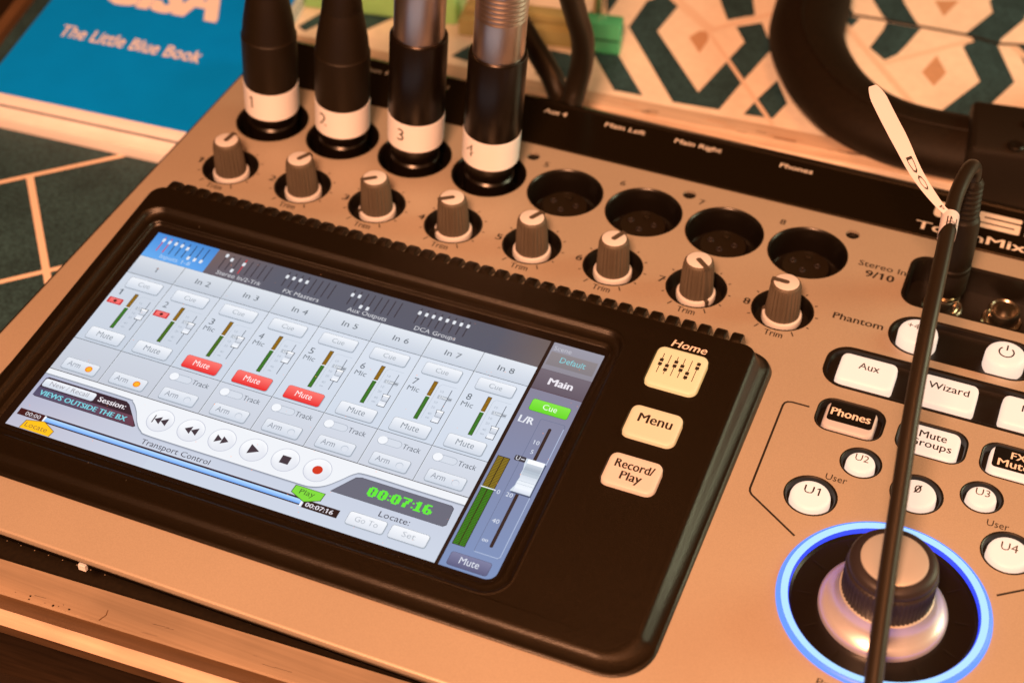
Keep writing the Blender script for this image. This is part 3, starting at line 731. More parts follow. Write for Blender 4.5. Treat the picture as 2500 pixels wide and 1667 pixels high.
for i in range(8):
    q = UI(); a, b_ = x0s[i], x0s[i+1]; o = x0s[i]
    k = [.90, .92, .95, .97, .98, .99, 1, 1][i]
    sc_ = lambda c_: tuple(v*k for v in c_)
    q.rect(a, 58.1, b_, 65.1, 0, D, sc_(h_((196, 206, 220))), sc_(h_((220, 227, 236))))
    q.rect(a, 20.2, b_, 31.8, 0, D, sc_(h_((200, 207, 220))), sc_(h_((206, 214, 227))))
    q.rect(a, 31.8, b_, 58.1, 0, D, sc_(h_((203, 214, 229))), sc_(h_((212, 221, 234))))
    for y in (58.1, 31.8): q.line([(a, y), (b_, y)], .16, 1, D, LN)
    q.line([(a, 20.1), (b_, 20.1)], .22, 1, D, h_((30, 34, 40)))
    if i: q.line([(a, 20.1), (a, 65.1)], .15, 1.2, D, LN); q.line([(a+.14, 20.1), (a+.14, 65.1)], .12, 1.1, D, h_((226, 232, 240)))
    q.text(('In %d' % (i+1)) if i else '1', o+5.3 if i else o+6.9, o+9.8 if i else o+7.6, 60.6, 1.75, 2, D, h_((84, 96, 106)))
    button(q, o+2.2, 52.7, o+12.5, 56.9, 'Cue', tc=(156, 166, 176), tw=3.6, th=1.5)
    q.text(str(i+1), o+1.6 if i else o+2.0, o+2.9, 48.6 if i > 1 else 49.7, 2.1, 2, D, h_((92, 104, 114)))
    if i > 1: q.text('Mic', o+1.2, o+4.4, 46.3, 1.5, 2, D, h_((100, 112, 122)))
    else:
        q.poly(rrect(o+.7, 46.1, o+5.1, 48.3, .3, 3), 2, D, h_((196, 40, 46)))
        q.rect(o+1.2, 46.4, o+4.6, 48.0, 2.4, D, h_((236, 96, 96)), h_((240, 120, 118)))
        q.poly(circ(o+2.9, 47.2, .5, 12), 3, D, h_((70, 16, 20)))
    # meter
    mx = o+6.75
    q.rect(mx, 38.1, mx+1.15, 51.4, 2, D, h_((46, 36, 12)))
    for s in range(30):
        y = 38.25+s*.434
        g_ = y < 46.0
        c_ = h_((44, 132, 44)) if g_ else h_((158, 116, 22))
        if i in (1, 2) and g_: c_ = h_((62, 122, 34))
        q.rect(mx+.12, y, mx+1.03, y+.30, 2.5, D, c_)
    q.rect(mx-.1, 45.95, mx+1.25, 46.25, 3, D, h_((230, 236, 244)))
    # fader
    fx = o+12.3
    q.line([(o+8.6, 38.8), (o+8.6, 50.2), (o+9.2, 51.0), (o+13.3, 51.0)], .1, 1.5, D, h_((176, 188, 202)))
    q.rect(o+9.6, 46.25, o+13.5, 47.45, 1.6, D, h_((176, 186, 198)))
    q.text('U', o+10.2, o+10.9, 46.4, .95, 1.9, D, h_((238, 242, 246))); q.rect(o+11.1, 46.75, fx, 46.95, 1.9, D, h_((238, 242, 246)))
    q.line([(fx, 46.85), (o+13.4, 46.85)], .2, 2, D, h_((70, 80, 92)))
    for n_, y in (('10', 48.3), ('10', 44.5), ('20', 42.8), ('40', 40.6), ('∞', 39.2)): q.text(n_, o+9.5, o+10.5, y, .75, 1.7, D, h_((160, 172, 186)))
    q.line([(fx, 39), (fx, 50)], .18, 2.2, D, h_((72, 84, 96)))
    ky = knob_y[i]
    q.poly([(fx-1.08, ky-2.15), (fx+1.08, ky-2.15), (fx+1.08, ky+2.1), (fx-1.08, ky+2.1), (fx-.78, ky+.3), (fx-.78, ky-.3)], 2.6, D, h_((70, 82, 94)))
    q.rect(fx-.9, ky-1.95, fx+.9, ky-.25, 3, D, h_((240, 244, 250)), h_((214, 222, 234)))
    q.rect(fx-.72, ky-.15, fx+.9, ky+1.4, 3, D, h_((190, 200, 214)), h_((220, 226, 236)))
    q.rect(fx-.9, ky+1.45, fx+.9, ky+1.95, 3, D, h_((250, 252, 255)))
    if i in (2, 3, 4): button(q, o+2.25, 32.7, o+12.6, 37.1, 'Mute', top=(248, 118, 112), bot=(226, 30, 38), tc=(252, 236, 236), edge=(150, 30, 36), th=1.75, tw=4.6)
    else: button(q, o+2.25, 32.7, o+12.6, 37.1, 'Mute', tc=(128, 140, 152), th=1.75, tw=4.8)
    if i > 1:
        q.poly(rrect(o+2.0, 27.8, o+7.9, 30.1, 1.1, 6), 1.5, D, h_((150, 162, 176))); q.poly(rrect(o+2.1, 27.9, o+7.8, 29.95, 1.02, 6), 1.9, D, h_((208, 216, 228)))
        q.poly(circ(o+2.75, 28.95, 1.36, 20), 2.2, D, h_((158, 168, 182))); q.poly(circ(o+2.75, 29.0, 1.26, 20), 2.6, D, h_((236, 240, 246)))
        q.text('Track', o+8.2, o+13.0, 28.2, 1.5, 2, D, h_((84, 96, 108)))
    button(q, o+2.25, 21.2, o+12.4, 25.2, 'Arm', tc=(132, 142, 156), th=1.6, tx=o+5.4, tw=3.7, top=(228, 233, 241))
    if i > 1: q.poly(circ(o+10, 23.1, .95, 18), 3.2, D, h_((172, 184, 198))); q.poly(circ(o+10.05, 23.0, .85, 18), 3.5, D, h_((214, 221, 232)))
    else: q.poly(circ(o+9.9, 23.15, 1.0, 18), 3.2, D, h_((232, 128, 20))); q.poly(circ(o+9.95, 23.15, .7, 18), 3.5, D, h_((250, 176, 40)))
    q.build('channel_strip', ts, smooth=False, colour=True)

# tab bar
q = UI()
q.add([(19.5, 65.15, 0), (40, 65.15, 0), (105, 65.15, 0), (119.0, 65.15, 0), (119.0, 74.9, 0), (105, 74.9, 0), (40, 74.9, 0), (19.5, 74.9, 0)],
      [(0, 1, 6, 7), (1, 2, 5, 6), (2, 3, 4, 5)], D, [h_(c_) for c_ in ((98, 90, 98), (82, 88, 104), (80, 86, 102), (104, 96, 98), (104, 92, 90), (82, 86, 100), (86, 90, 104), (112, 92, 88))])  # warm ends: the reflection on the glass is put into the pixel colours
q.add([(0, 65.15, .3), (19.6, 65.15, .3), (19.6, 74.9, .3), (0, 74.9, .3)], [(0, 1, 2, 3)], D, [h_(c_) for c_ in ((96, 168, 236), (84, 158, 232), (60, 132, 206), (62, 136, 214))])
def tabfaders(x0, ys, red=(), slot=(44, 44, 54), n=8, dx=2.0, y0=68.1, y1=73.8):
    for k in range(n):
        x = x0+k*dx
        q.rect(x-.14, y0, x+.14, y1, 1.4, D, h_((206, 40, 52)) if k in red else h_(slot))
        if k < len(ys) and ys[k] is not None:
            y = y0+(y1-y0)*ys[k]; q.poly(rrect(x-.42, y-.68, x+.42, y+.68, .3, 3), 2, D, h_((222, 227, 234)))
tabfaders(3.1, [.78, .74, .76, .74, .66, .1, .1, .1], red=(0, 1), slot=(26, 52, 84))
tabfaders(22.9, [.92, .74, .08, .66], red=(3,)); tabfaders(42.4, [.66, .66, .66, .66]); tabfaders(62.2, [.66, .68, .08, .08]); tabfaders(82.0, [.7]*8)
for t_, a, b_ in (('Inputs 1-8', 5.3, 14.8), ('Stereo In/2-Trk', 23.2, 36.9), ('FX Masters', 43.8, 54.6), ('Aux Outputs', 63.2, 74.7), ('DCA Groups', 82.9, 94.7)):
    q.text(t_, a, b_, 66.0, 1.35, 2, D, h_((176, 206, 238)) if a < 10 else h_((206, 208, 214)))
q.rect(118.4, 0, 119.35, 74.9, .5, D, h_((20, 10, 12)))
q.build('tab_bar', ts, smooth=False, colour=True)

# main fader strip
q = UI()
br_ = [(x, y) for x, y in rrect(119.3, 0, 133.2, 58.1, (.01, 2.6, .01, .01), 6)]
cs = [tuple(h_((118, 142, 186))[k]*(1-t__)+h_((128, 128, 150))[k]*t__ for k in range(3)) for t__ in [max(0, min(1, (y-20)/38)) for x, y in br_]]
q.add([(x, y, 0) for x, y in br_], [tuple(range(len(br_)))], D, cs)
q.rect(119.3, 58.1, 133.2, 65.2, 0, D, h_((92, 84, 98)), h_((110, 102, 114)))
q.rect(119.3, 65.2, 133.2, 74.9, 0, D, h_((136, 134, 146)), h_((150, 150, 164)))
q.line([(119.3, 58.1), (133.2, 58.1)], .18, 1, D, h_((74, 48, 56))); q.line([(119.3, 65.2), (133.2, 65.2)], .12, 1, D, h_((90, 82, 94)))
q.rect(119.8, 66.9, 132.6, 71.7, 1, D, h_((126, 122, 128)), h_((136, 130, 134)))
q.text('Scene', 120.0, 124.8, 72.3, 1.4, 1.5, D, h_((186, 188, 198)))
q.text('Default', 123.0, 129.9, 68.6, 1.8, 2, D, h_((128, 204, 214)))
q.text('Main', 122.9, 129.3, 60.6, 2.2, 2, D, h_((232, 228, 236)), bold=.12)
button(q, 121.3, 51.0, 131.7, 55.0, 'Cue', top=(128, 228, 70), bot=(96, 210, 36), tc=(236, 250, 226), edge=(50, 90, 40), th=1.7, tw=3.8, shadow=False)
q.text('L/R', 120.4, 124.2, 46.6, 2.2, 2, D, h_((226, 230, 238)), bold=.1)
q.line(rrect(125.6, 6.3, 132.1, 49.3, .5, 3), .12, 1, D, h_((96, 108, 138)), closed=True)
q.line([(125.7, 6.3), (131.6, 6.3), (132.1, 6.8), (132.1, 48)], .2, 1.3, D, h_((172, 188, 216)))
q.poly(rrect(128.5, 8.6, 129.35, 47.1, .4, 4), 1.5, D, h_((42, 32, 34)))
for n_, x, y in (('10', 127.3, 41.1), ('5', 127.4, 38.0), ('20', 127.2, 23.8), ('40', 127.1, 15.5), ('∞', 126.9, 9.5), ('0', 124.4, 23.7)):
    q.text(n_, x, None, y, 1.25, 2, D, h_((216, 224, 236)), align='C')
q.poly(rrect(124.0, 34.8, 127.0, 36.5, .4, 3), 1.6, D, h_((52, 56, 66))); q.text('U', 124.4, 125.4, 35.05, 1.25, 2, D, h_((226, 230, 238))); q.rect(125.7, 35.5, 126.6, 35.75, 2, D, h_((226, 230, 238)))
q.rect(119.95, 6.5, 123.25, 34.8, 1.5, D, h_((36, 28, 16)))
for s in range(60):
    y = 6.7+s*.466
    for xx in (120.1, 121.7): q.rect(xx, y, xx+1.38, y+.33, 2, D, h_((44, 128, 26)) if y < 24.5 else h_((136, 116, 30)))
q.rect(119.7, 24.35, 123.6, 24.65, 3, D, h_((238, 242, 246)))
kp = [(126.7, 25.7), (131.9, 25.7), (131.9, 36.3), (126.9, 36.3), (127.0, 34.5), (127.35, 32.8), (127.25, 31.4), (127.5, 30.2), (127.3, 28.8), (127.3, 27.6)]
q.poly([(x+.35, y-.45) for x, y in kp], 2, D, h_((70, 84, 112)))
q.poly(kp, 2.5, D, h_((206, 218, 230)))
for y0_, y1_, c0, c1 in ((34.9, 36.2, (250, 252, 255), (250, 252, 255)), (32.9, 34.9, (164, 176, 190), (196, 206, 218)), (31.2, 32.9, (190, 202, 214), (172, 186, 200)), (29.3, 31.2, (222, 230, 240), (204, 214, 226)), (27.4, 29.3, (234, 240, 248), (226, 234, 242)), (25.85, 27.4, (210, 218, 232), (238, 244, 252))):
    q.rect(127.5, y0_, 131.75, y1_, 3, D, h_(c0), h_(c1))
for y in (33.6, 32.2, 31.2, 29.3, 28.3): q.rect(127.5, y, 131.75, y+.08, 3.4, D, h_((160, 174, 190)))
button(q, 120.9, .65, 131.2, 4.6, 'Mute', top=(120, 124, 158), bot=(82, 88, 124), tc=(220, 226, 238), edge=(62, 66, 92), th=1.8, tw=4.9, shadow=False)
q.build('main_fader_strip', ts, smooth=False, colour=True)

# transport panel
q = UI()
q.rect(0, 0, 118.4, 20.1, 0, D, h_((198, 208, 224)), h_((192, 200, 218)))
q.add([(0, 0, .2), (40, 0, .2), (40, 18, .2), (0, 18, .2)], [(0, 1, 2, 3)], D, [h_((186, 186, 204)), h_((196, 205, 222)), h_((192, 200, 217)), h_((168, 174, 200))])
lo = bez([(0, 18.3, 0), (23.6, 18.3, 0), (26.6, 17.7, 0), (29, 15.4, 0), (31.2, 12.2, 0), (33.4, 10.2, 0), (36.8, 9.4, 0), (56, 9.4, 0), (77, 9.4, 0), (81.5, 9.7, 0), (84.6, 11.2, 0), (87.2, 14.0, 0), (89.6, 16.9, 0), (92.4, 17.8, 0), (105, 17.8, 0), (118.4, 17.8, 0)], 5)
lo = [(x, max(9.38, min(y, 18.35))) for x, y, z in lo]
def band(dy, l, c_): 
    n = len(lo); q.add([(x, y-dy, l) for x, y in lo]+[(x, 20.0, l) for x, y in lo], [(k, k+1, n+k+1, n+k) for k in range(n-1)], D, c_)
band(.55, .5, h_((176, 184, 200))); band(.3, .8, h_((132, 142, 158))); band(0, 1.1, h_((232, 236, 242)))
for k in range(6):
    cx, cy = 36.4+k*8.85, 14.7
    q.poly(circ(cx, cy, 3.62, 32), 2, D, h_((186, 192, 208)))
    cc = circ(cx, cy, 3.45, 32); q.add([(x, y, 2.5) for x, y in cc], [tuple(range(32))], D, [h_((222, 226, 235)) if y < cy else h_((240, 243, 247)) for x, y in cc])
    G_ = h_((56, 50, 62))
    T_ = lambda x0, x1, yc=cy: [(x0, yc-1.25), (x1, yc), (x0, yc+1.25)]
    if k == 0:
        q.rect(cx-2.0, cy-1.25, cx-1.7, cy+1.25, 3, D, G_); q.poly([(cx+.1, cy-1.25), (cx+.1, cy+1.25), (cx-1.7, cy)], 3, D, G_); q.poly([(cx+1.9, cy-1.25), (cx+1.9, cy+1.25), (cx+.05, cy)], 3, D, G_)
    if k == 1: q.poly([(cx, cy-1.25), (cx, cy+1.25), (cx-1.8, cy)], 3, D, G_); q.poly([(cx+1.8, cy-1.25), (cx+1.8, cy+1.25), (cx-.05, cy)], 3, D, G_)
    if k == 2: q.poly([(cx-1.8, cy-1.25), (cx, cy), (cx-1.8, cy+1.25)], 3, D, G_); q.poly([(cx-.05, cy-1.25), (cx+1.8, cy), (cx-.05, cy+1.25)], 3, D, G_)
    if k == 3: q.poly([(cx-1.2, cy-1.55), (cx+1.6, cy), (cx-1.2, cy+1.55)], 3, D, G_)
    if k == 4: q.rect(cx-1.2, cy-1.2, cx+1.2, cy+1.2, 3, D, G_)
    if k == 5: q.poly(circ(cx, cy, 1.3, 24), 3, D, h_((204, 52, 30)))
q.text('Transport Control', 35.4, 54.8, 6.5, 1.5, 2, D, h_((52, 56, 68)))
sb = [(1.6, 10.4), (31.0, 10.4), (31.4, 10.9), (26.2, 16.6), (25.0, 17.2), (1.8, 17.2), (1.1, 16.6), (1.0, 11.0)]
q.poly(sb, 2, D, h_((42, 28, 44)))
q.add([(1.0, 10.6, 2.3), (31.2, 10.6, 2.3), (29.0, 13.6, 2.3), (1.0, 13.6, 2.3)], [(0, 1, 2, 3)], D, [h_((78, 78, 108)), h_((92, 52, 70)), h_((100, 60, 78)), h_((70, 70, 100))])
button(q, 1.3, 13.9, 16.8, 16.7, 'New / Recall', l=3, tc=(150, 150, 160), tw=11.4, th=1.35, edge=(80, 80, 96), shadow=False)
q.text('Session:', 17.9, 25.8, 14.6, 1.5, 3, D, h_((236, 232, 238)), bold=.05)
q.text('VIEWS OUTSIDE THE BX', 2.4, 28.0, 11.25, 1.55, 3, D, h_((118, 208, 222)), bold=.07)
q.rect(.9, 3.7, 8.5, 5.8, 2, D, h_((58, 10, 20))); q.text('00:00', 3.0, 7.4, 4.1, 1.2, 3, D, h_((220, 216, 222)))
q.rect(8.5, 3.6, 81.6, 5.85, 2, D, h_((34, 20, 40))); q.rect(8.6, 3.95, 81.5, 5.3, 2.5, D, h_((104, 164, 240)), h_((176, 216, 252)))
q.rect(8.3, 3.7, 8.8, 5.6, 3, D, h_((240, 244, 250))); q.rect(81.3, 3.4, 81.8, 5.3, 3.2, D, h_((244, 246, 250)))
lt = [(4.2, .1), (12.7, .1), (13.0, 1.9), (9.2, 3.8), (4.6, 2.7)]
q.poly([(4.0, .05), (12.9, .05), (13.2, 2.0), (9.2, 4.0), (4.4, 2.85)], 3.5, D, h_((120, 80, 30))); q.poly(lt, 4, D, h_((250, 190, 24))); q.text('Locate', 5.0, 11.4, .9, 1.35, 4.6, D, h_((150, 110, 50)))
pt = [(78.0, 8.7), (85.7, 8.7), (85.5, 6.5), (81.9, 4.9), (77.8, 6.6)]
q.poly([(77.8, 8.85), (85.9, 8.85), (85.7, 6.4), (81.9, 4.7), (77.6, 6.5)], 3.5, D, h_((40, 74, 30))); q.poly(pt, 4, D, h_((122, 214, 60))); q.text('Play', 79.6, 83.6, 6.7, 1.4, 4.6, D, h_((62, 104, 44)))
q.rect(82.0, 3.2, 91.4, 5.6, 3, D, h_((24, 12, 20))); q.text('00:07:16', 82.7, 90.0, 3.75, 1.25, 3.6, D, h_((226, 222, 230)), bold=.05)
cb = [(86.5, 10.2), (115.9, 10.2), (116.6, 10.9), (116.3, 15.8), (115.5, 16.4), (92.0, 16.4), (90.6, 15.9)]
q.poly([(x+(.15 if x > 100 else -.15), y+(-.12 if y < 12 else .12)) for x, y in cb], 1.6, D, h_((60, 66, 78)))
q.poly(cb, 2, D, h_((98, 102, 118)))
PIX = {'0': '01110 11011 11011 11111 11011 11011 01110', '7': '11111 00011 00110 00110 01100 01100 01100', '1': '0110 1110 0110 0110 0110 0110 1111', '6': '01110 11000 11000 11110 11011 11011 01110', ':': '0 0 1 0 0 1 0'}
cx = 95.0
for chx in '00:07:16':
    rows = PIX[chx].split()
    for r_, row in enumerate(rows):
        for c_, v in enumerate(row):
            if v == '1':
                e = .02
                q.rect(cx+c_*.46-e, 11.95+(6-r_)*.41-e, cx+c_*.46+.46+e, 11.95+(6-r_)*.41+.41+e, 3, D, h_((92, 232, 56)))
    if chx == '0': q.line([(cx+.9, 12.9), (cx+1.4, 13.9)], .22, 3.3, D, h_((62, 120, 58)))
    cx += (len(rows[0])+.62)*.46+(.12 if chx != ':' else .02)
q.text('Locate:', 100.4, 108.4, 7.4, 1.55, 2, D, h_((50, 56, 70)))
button(q, 93.7, 2.7, 103.6, 6.6, 'Go To', tc=(176, 184, 194), tw=6, th=1.5, top=(240, 243, 248), bot=(214, 221, 232)); button(q, 104.8, 2.7, 114.6, 6.6, 'Set', tc=(176, 184, 194), tw=3.4, th=1.5, top=(240, 243, 248), bot=(214, 221, 232))
q.build('transport_panel', ts, smooth=False, colour=True)

# ------------------------------------------------------------------ plugs standing in the first four sockets
def lean(x):
    A = Matrix.Rotation(math.radians(4.6), 4, 'Y')
    def X(px, py, pz):
        v = A @ Vector((px-x, py-YX, pz)); return (v.x+x, v.y+YX, v.z)
    return X
def curved_label(q, txt, X, cx, cy, r, z0, h, a0):
    gv, gf = glyphs(txt); k = h/.682
    vs = []
    for px, py in gv:
        a = a0 + px*k/r
        vs.append(X(cx+r*math.cos(a), cy+r*math.sin(a), z0+py*k))
    q.add(vs, gf, 'darkgrey')
labs = ['black rubber-booted cable plug with a white band numbered 1', 'black rubber-booted cable plug with a white band numbered 2',
        'silver and black cable plug with a white band numbered 3', 'silver and black cable plug with ridged top and a white band numbered 4']
for i in range(4):
    x = XL[i]; X = lean(x)
    pg = thing('cable_plug', labs[i], 'cable plug', (x, YX, -9), 'cable plugs standing in the numbered sockets')
    lo_z, hi_z = (5.8, 15.4) if i < 2 else (7.6, 17.2)
    q = MB(); q.lathe([(6.9, -9.4), (7.6, -8.9), (7.6, 1), (7.0, 1.6), (7.2, 2.2), (7.6, lo_z)], 'gloss', x, YX, 40, cap0=True, X=X); q.build('barrel', pg)
    q = MB(); rl_ = 8.35 if i < 2 else 8.5
    q.lathe([(rl_-.5, lo_z), (rl_, lo_z+.05), (rl_+.02, hi_z-.05), (rl_-.5, hi_z)], 'tape', x, YX, 48, X=X)
    curved_label(q, str(i+1), X, x, YX, rl_+.06, lo_z+3.6, 4.2, math.radians([-116, -119, -108, -126][i]))
    q.build('number_band', pg)
    q = MB()
    if i < 2:
        q.lathe([(8.2, hi_z), (8.3, hi_z+1), (8.35, 32.2), (8.05, 32.6), (7.95, 33.0), (7.6, 37), (6.6, 43), (5.9, 47), (5.75, 47.5), (5.9, 48), (5.0, 54), (4.4, 62), (3.9, 70), (3.3, 71)], 'rubber', x, YX, 72, X=X, ribs=(hi_z+1.5, 31.9, .02, 36))
        q.build('rubber_boot', pg)
        q = MB(); q.tube(bez([X(x, YX, 68), X(x, YX, 90), X(x-6, YX+14, 120), X(x-30, YX+60, 150), X(x-60, YX+160, 120)], 6), 3.1, 'cable'); q.build('cable', pg)
    else:
        q.lathe([(8.0, hi_z), (8.45, hi_z+.3), (8.45, 43.6), (8.1, 44.2), (7.3, 44.3)], 'gloss', x, YX, 56, X=X); q.build('black_sleeve', pg)
        q = MB()
        pr = [(7.35, 43.8), (7.4, 44.6)]
        if i == 3:
            pr += [(7.4, 56.5)]
            for k in range(6): pr += [(7.35, 56.8+k*1.5), (7.0, 57.3+k*1.5), (7.0, 57.6+k*1.5), (7.4, 58.1+k*1.5)]
            pr += [(7.4, 74), (6.4, 76), (5, 82), (3.4, 88)]
        else: pr += [(7.4, 72), (6.4, 75), (5, 80), (3.4, 88)]
        q.lathe(pr, 'metal', x, YX, 56, X=X); q.build('metal_shell', pg)
        q = MB(); q.tube(bez([X(x, YX, 84), X(x, YX, 104), X(x-4, YX+14, 130), X(x-20, YX+60, 160), X(x-40, YX+160, 120)], 6), 3.1, 'cable'); q.build('cable', pg)

# ------------------------------------------------------------------ jack lead with its paper flag
jl = thing('jack_lead', 'black jack lead arching from the stereo input across the blue-ringed dial', 'audio cable', (209.5, 142.3, -2))
q = MB(); q.lathe([(3.1, -8.2), (3.1, .2)], 'chrome', 209.5, 142.3, 24, cap0=True); q.build('metal_tip', jl)
q = MB()
q.lathe([(4.0, -.2), (5.0, .2), (5.15, 1.0), (5.15, 6.8), (4.9, 7.2), (4.9, 7.8), (5.15, 8.2), (5.15, 9.0), (4.85, 9.4), (4.85, 10), (5.05, 10.4), (4.95, 15), (4.6, 24), (4.3, 25)], 'rubber', 209.5, 142.3, 44, cap0=True)
prof = [(4.3, 25)]
for k in range(7): prof += [(3.95-.12*k, 25.4+k*1.6), (3.35-.1*k, 25.8+k*1.6), (3.3-.1*k, 26.4+k*1.6), (3.85-.12*k, 26.8+k*1.6)]
prof += [(2.7, 37.2), (2.2, 37.8)]
q.lathe(prof, 'rubber', 209.5, 142.3, 36, cap1=True); q.build('plug_body', jl)
q = MB()
path = bez([(209.5, 142.3, 35), (209.4, 141.5, 40.5), (208.9, 138.2, 44.2), (208.2, 133.4, 46.2), (207.6, 126.5, 46.8), (207.42, 117.2, 46.3), (208.63, 99.46, 45.0), (210.23, 75.67, 42.0), (212.18, 54.44, 36.0), (214.55, 35.9, 29.0), (216.82, 18.06, 22.5), (220.09, -4.85, 15.0), (223.5, -26, 7.6), (227, -60, -8), (232, -110, -60)], 8)
q.tube(path, 1.95, 'cable', 24, up=(1, 0, 0)); q.build('cable', jl)
# flag: a folded strip of tape
q = MB()
def ribbon(q, pts, wid, nrm, m, th=.12):
    L = []
    for p_, w_, n_ in zip(pts, wid, nrm):
        p_ = Vector(p_); n_ = Vector(n_).normalized(); L.append((p_+n_*w_/2, p_-n_*w_/2))
    n = len(L); up = Vector((.2, -.6, .75))*th
    vs = [tuple(a) for a, b_ in L]+[tuple(b_) for a, b_ in L]+[tuple(a-up) for a, b_ in L]+[tuple(b_-up) for a, b_ in L]
    fs = []
    for k in range(n-1):
        fs += [(k, n+k, n+k+1, k+1), (2*n+k+1, 3*n+k+1, 3*n+k, 2*n+k), (k+1, 2*n+k+1, 2*n+k, k), (n+k, 3*n+k, 3*n+k+1, n+k+1)]
    fs += [(0, 2*n, 3*n, n), (n-1, 2*n-1, 4*n-1, 3*n-1)]
    q.add(vs, fs, m)
pp = bez([(180.3, 137.6, 62.0), (182.2, 135.2, 61.2), (186.0, 130.6, 59.2), (191.4, 124.4, 56.4), (196.6, 118.9, 53), (201.2, 115.6, 50.2), (205.0, 113.2, 48.3), (206.6, 112.6, 47.6)], 4)
ww = []
for k in range(len(pp)):
    s = k/(len(pp)-1); ww.append((1.9+min(1, s*6)*2.2) if s < .4 else max(1.6, 4.1-(s-.4)*5.2))
nn = []
for k in range(len(pp)):
    d = Vector(pp[min(k+1, len(pp)-1)])-Vector(pp[max(k-1, 0)]); v = Vector((-.27, .67, -.69)); nn.append(d.cross(v))
ribbon(q, pp, ww, nn, 'flag')
# the wrap round the cable
wr = []
P0, P1 = Vector((207.55, 113.5, 46.1)), Vector((208.2, 105.5, 45.4)); ax = (P1-P0).normalized()
e1 = Vector((1, 0, 0)); e1 = (e1-ax*e1.dot(ax)).normalized(); e2 = ax.cross(e1)
rings = []
for s_i in range(6):
    f_ = s_i/5
    ring = []
    for k in range(24):
        a = 2*PI*k/24
        cut = 1.0-.42*max(0, math.cos(a-1.2)) if s_i > 3 else 1
        ring.append(tuple(P0+(P1-P0)*(f_*cut)+(e1*math.cos(a)+e2*math.sin(a))*2.2))
    rings.append(ring)
q.loops(rings, 'flag')
fo = q.build('paper_flag', jl, angle=60)
# lettering on the flag (follows the strip) and on the wrap
q = MB()
def on_strip(txt, s0, s1, hgt):
    gv, gf = glyphs(txt); a = min(p_[0] for p_ in gv); b_ = max(p_[0] for p_ in gv)
    vs = []
    for px, py in gv:
        s = s0+(s1-s0)*(px-a)/(b_-a); k = s*(len(pp)-1); i0 = min(int(k), len(pp)-2); fr = k-i0
        c_ = Vector(pp[i0]).lerp(Vector(pp[i0+1]), fr); n_ = nn[i0].normalized().lerp(nn[i0+1].normalized(), fr); w_ = ww[i0]*(1-fr)+ww[i0+1]*fr
        vs.append(tuple(c_ - n_*(py/.682-.5)*w_*hgt + Vector((.06, -.15, .18))))
    q.add(vs, gf, 'ink')
on_strip('DO', .50, .70, -.42); on_strip('P', .84, .9, -.4)
cv = (G(223.475, -208.172, 291.067)-G(*P0)).normalized()
cvv = Vector((cv.x, cv.y, cv.z)); cvv = (cvv-ax*cvv.dot(ax)).normalized(); sd = ax.cross(cvv)
gv, gf = glyphs('IN')
q.add([tuple(P0+ax*(5.6-py*4.6)+ (cvv*math.cos((px*3.0-.9)/2.25)+sd*-math.sin((px*3.0-.9)/2.25))*2.27) for px, py in gv], gf, 'ink')
q.build('handwriting', fo, smooth=False)

# ------------------------------------------------------------------ leads at the rear of the console
q = MB(); q.tube(bez([(78.5, 188.5, -9), (79.5, 193.6, -7), (80.5, 196.5, 1), (82.0, 196.5, 10), (82.6, 193.6, 20), (82.2, 188.4, 31), (82.7, 179.5, 46), (84, 168, 66), (88, 150, 110), (90, 150, 200)], 6), 3.7, 'cable', 20, up=(1, 0, 0))
tag(q.build('rear_lead'), 'thick black lead rising straight up behind the console', 'audio cable', 'black leads behind the console')
q = MB(); q.tube(bez([(75, 188.6, -9.5), (74.6, 196, -7.5), (70.5, 200.5, -3), (65.1, 205, 0), (53.5, 215, 5), (43.2, 224, 10), (25, 242, 14), (0, 270, 5), (-20, 300, -15)], 6), 3.7, 'cable', 20, up=(1, 0, 0))
tag(q.build('rear_lead'), 'black lead slanting off to the left behind the silver plugs', 'audio cable', 'black leads behind the console')

# ------------------------------------------------------------------ books
def quad_book(name, label, A, Bq, wdt, dep, ang, z0, z1, cover_t=.35):
    """A: front-left corner, directions along the front edge and away from it"""
    u = Vector((math.cos(Bq), math.sin(Bq), 0)); v = Vector((math.cos(ang), math.sin(ang), 0)); A = Vector((*A, 0))
    th = thing(name, label, 'book', (*(A+u*wdt/2+v*dep/2).xy, z0))
    XX = lambda s, t__, z: tuple(A+u*s+v*t__+Vector((0, 0, z)))
    q = MB(); n = 10
    ls = []
    for k in range(n+1):
        s = wdt*k/n
        sag = .0
        ls.append([XX(s, .3, z0+cover_t), XX(s, .0, (z0+z1)/2), XX(s, .3, z1-cover_t), XX(s, dep-.3, z1-cover_t), XX(s, dep-.3, z0+cover_t)])
    q.loops(ls, 'paper', True, True, True); q.build('page_block', th)
    return th, XX
th, XX = quad_book('book', 'thin blue booklet with white lettering lying on top of another booklet', (-112.6, 139.6), math.radians(3.2), 87, 128, math.radians(100), -20.2, -14.5)
q = MB()
def slab(q, XX, s0, s1, t0, t1, z0, z1, m):
    vs = [XX(s0, t0, z0), XX(s1, t0, z0), XX(s1, t1, z0), XX(s0, t1, z0), XX(s0, t0, z1), XX(s1, t0, z1), XX(s1, t1, z1), XX(s0, t1, z1)]
    q.add(vs, [(3, 2, 1, 0), (4, 5, 6, 7), (0, 1, 5, 4), (1, 2, 6, 5), (2, 3, 7, 6), (3, 0, 4, 7)], m)
slab(q, XX, 0, 87, 0, 128, -14.85, -14.5, 'bookblue')
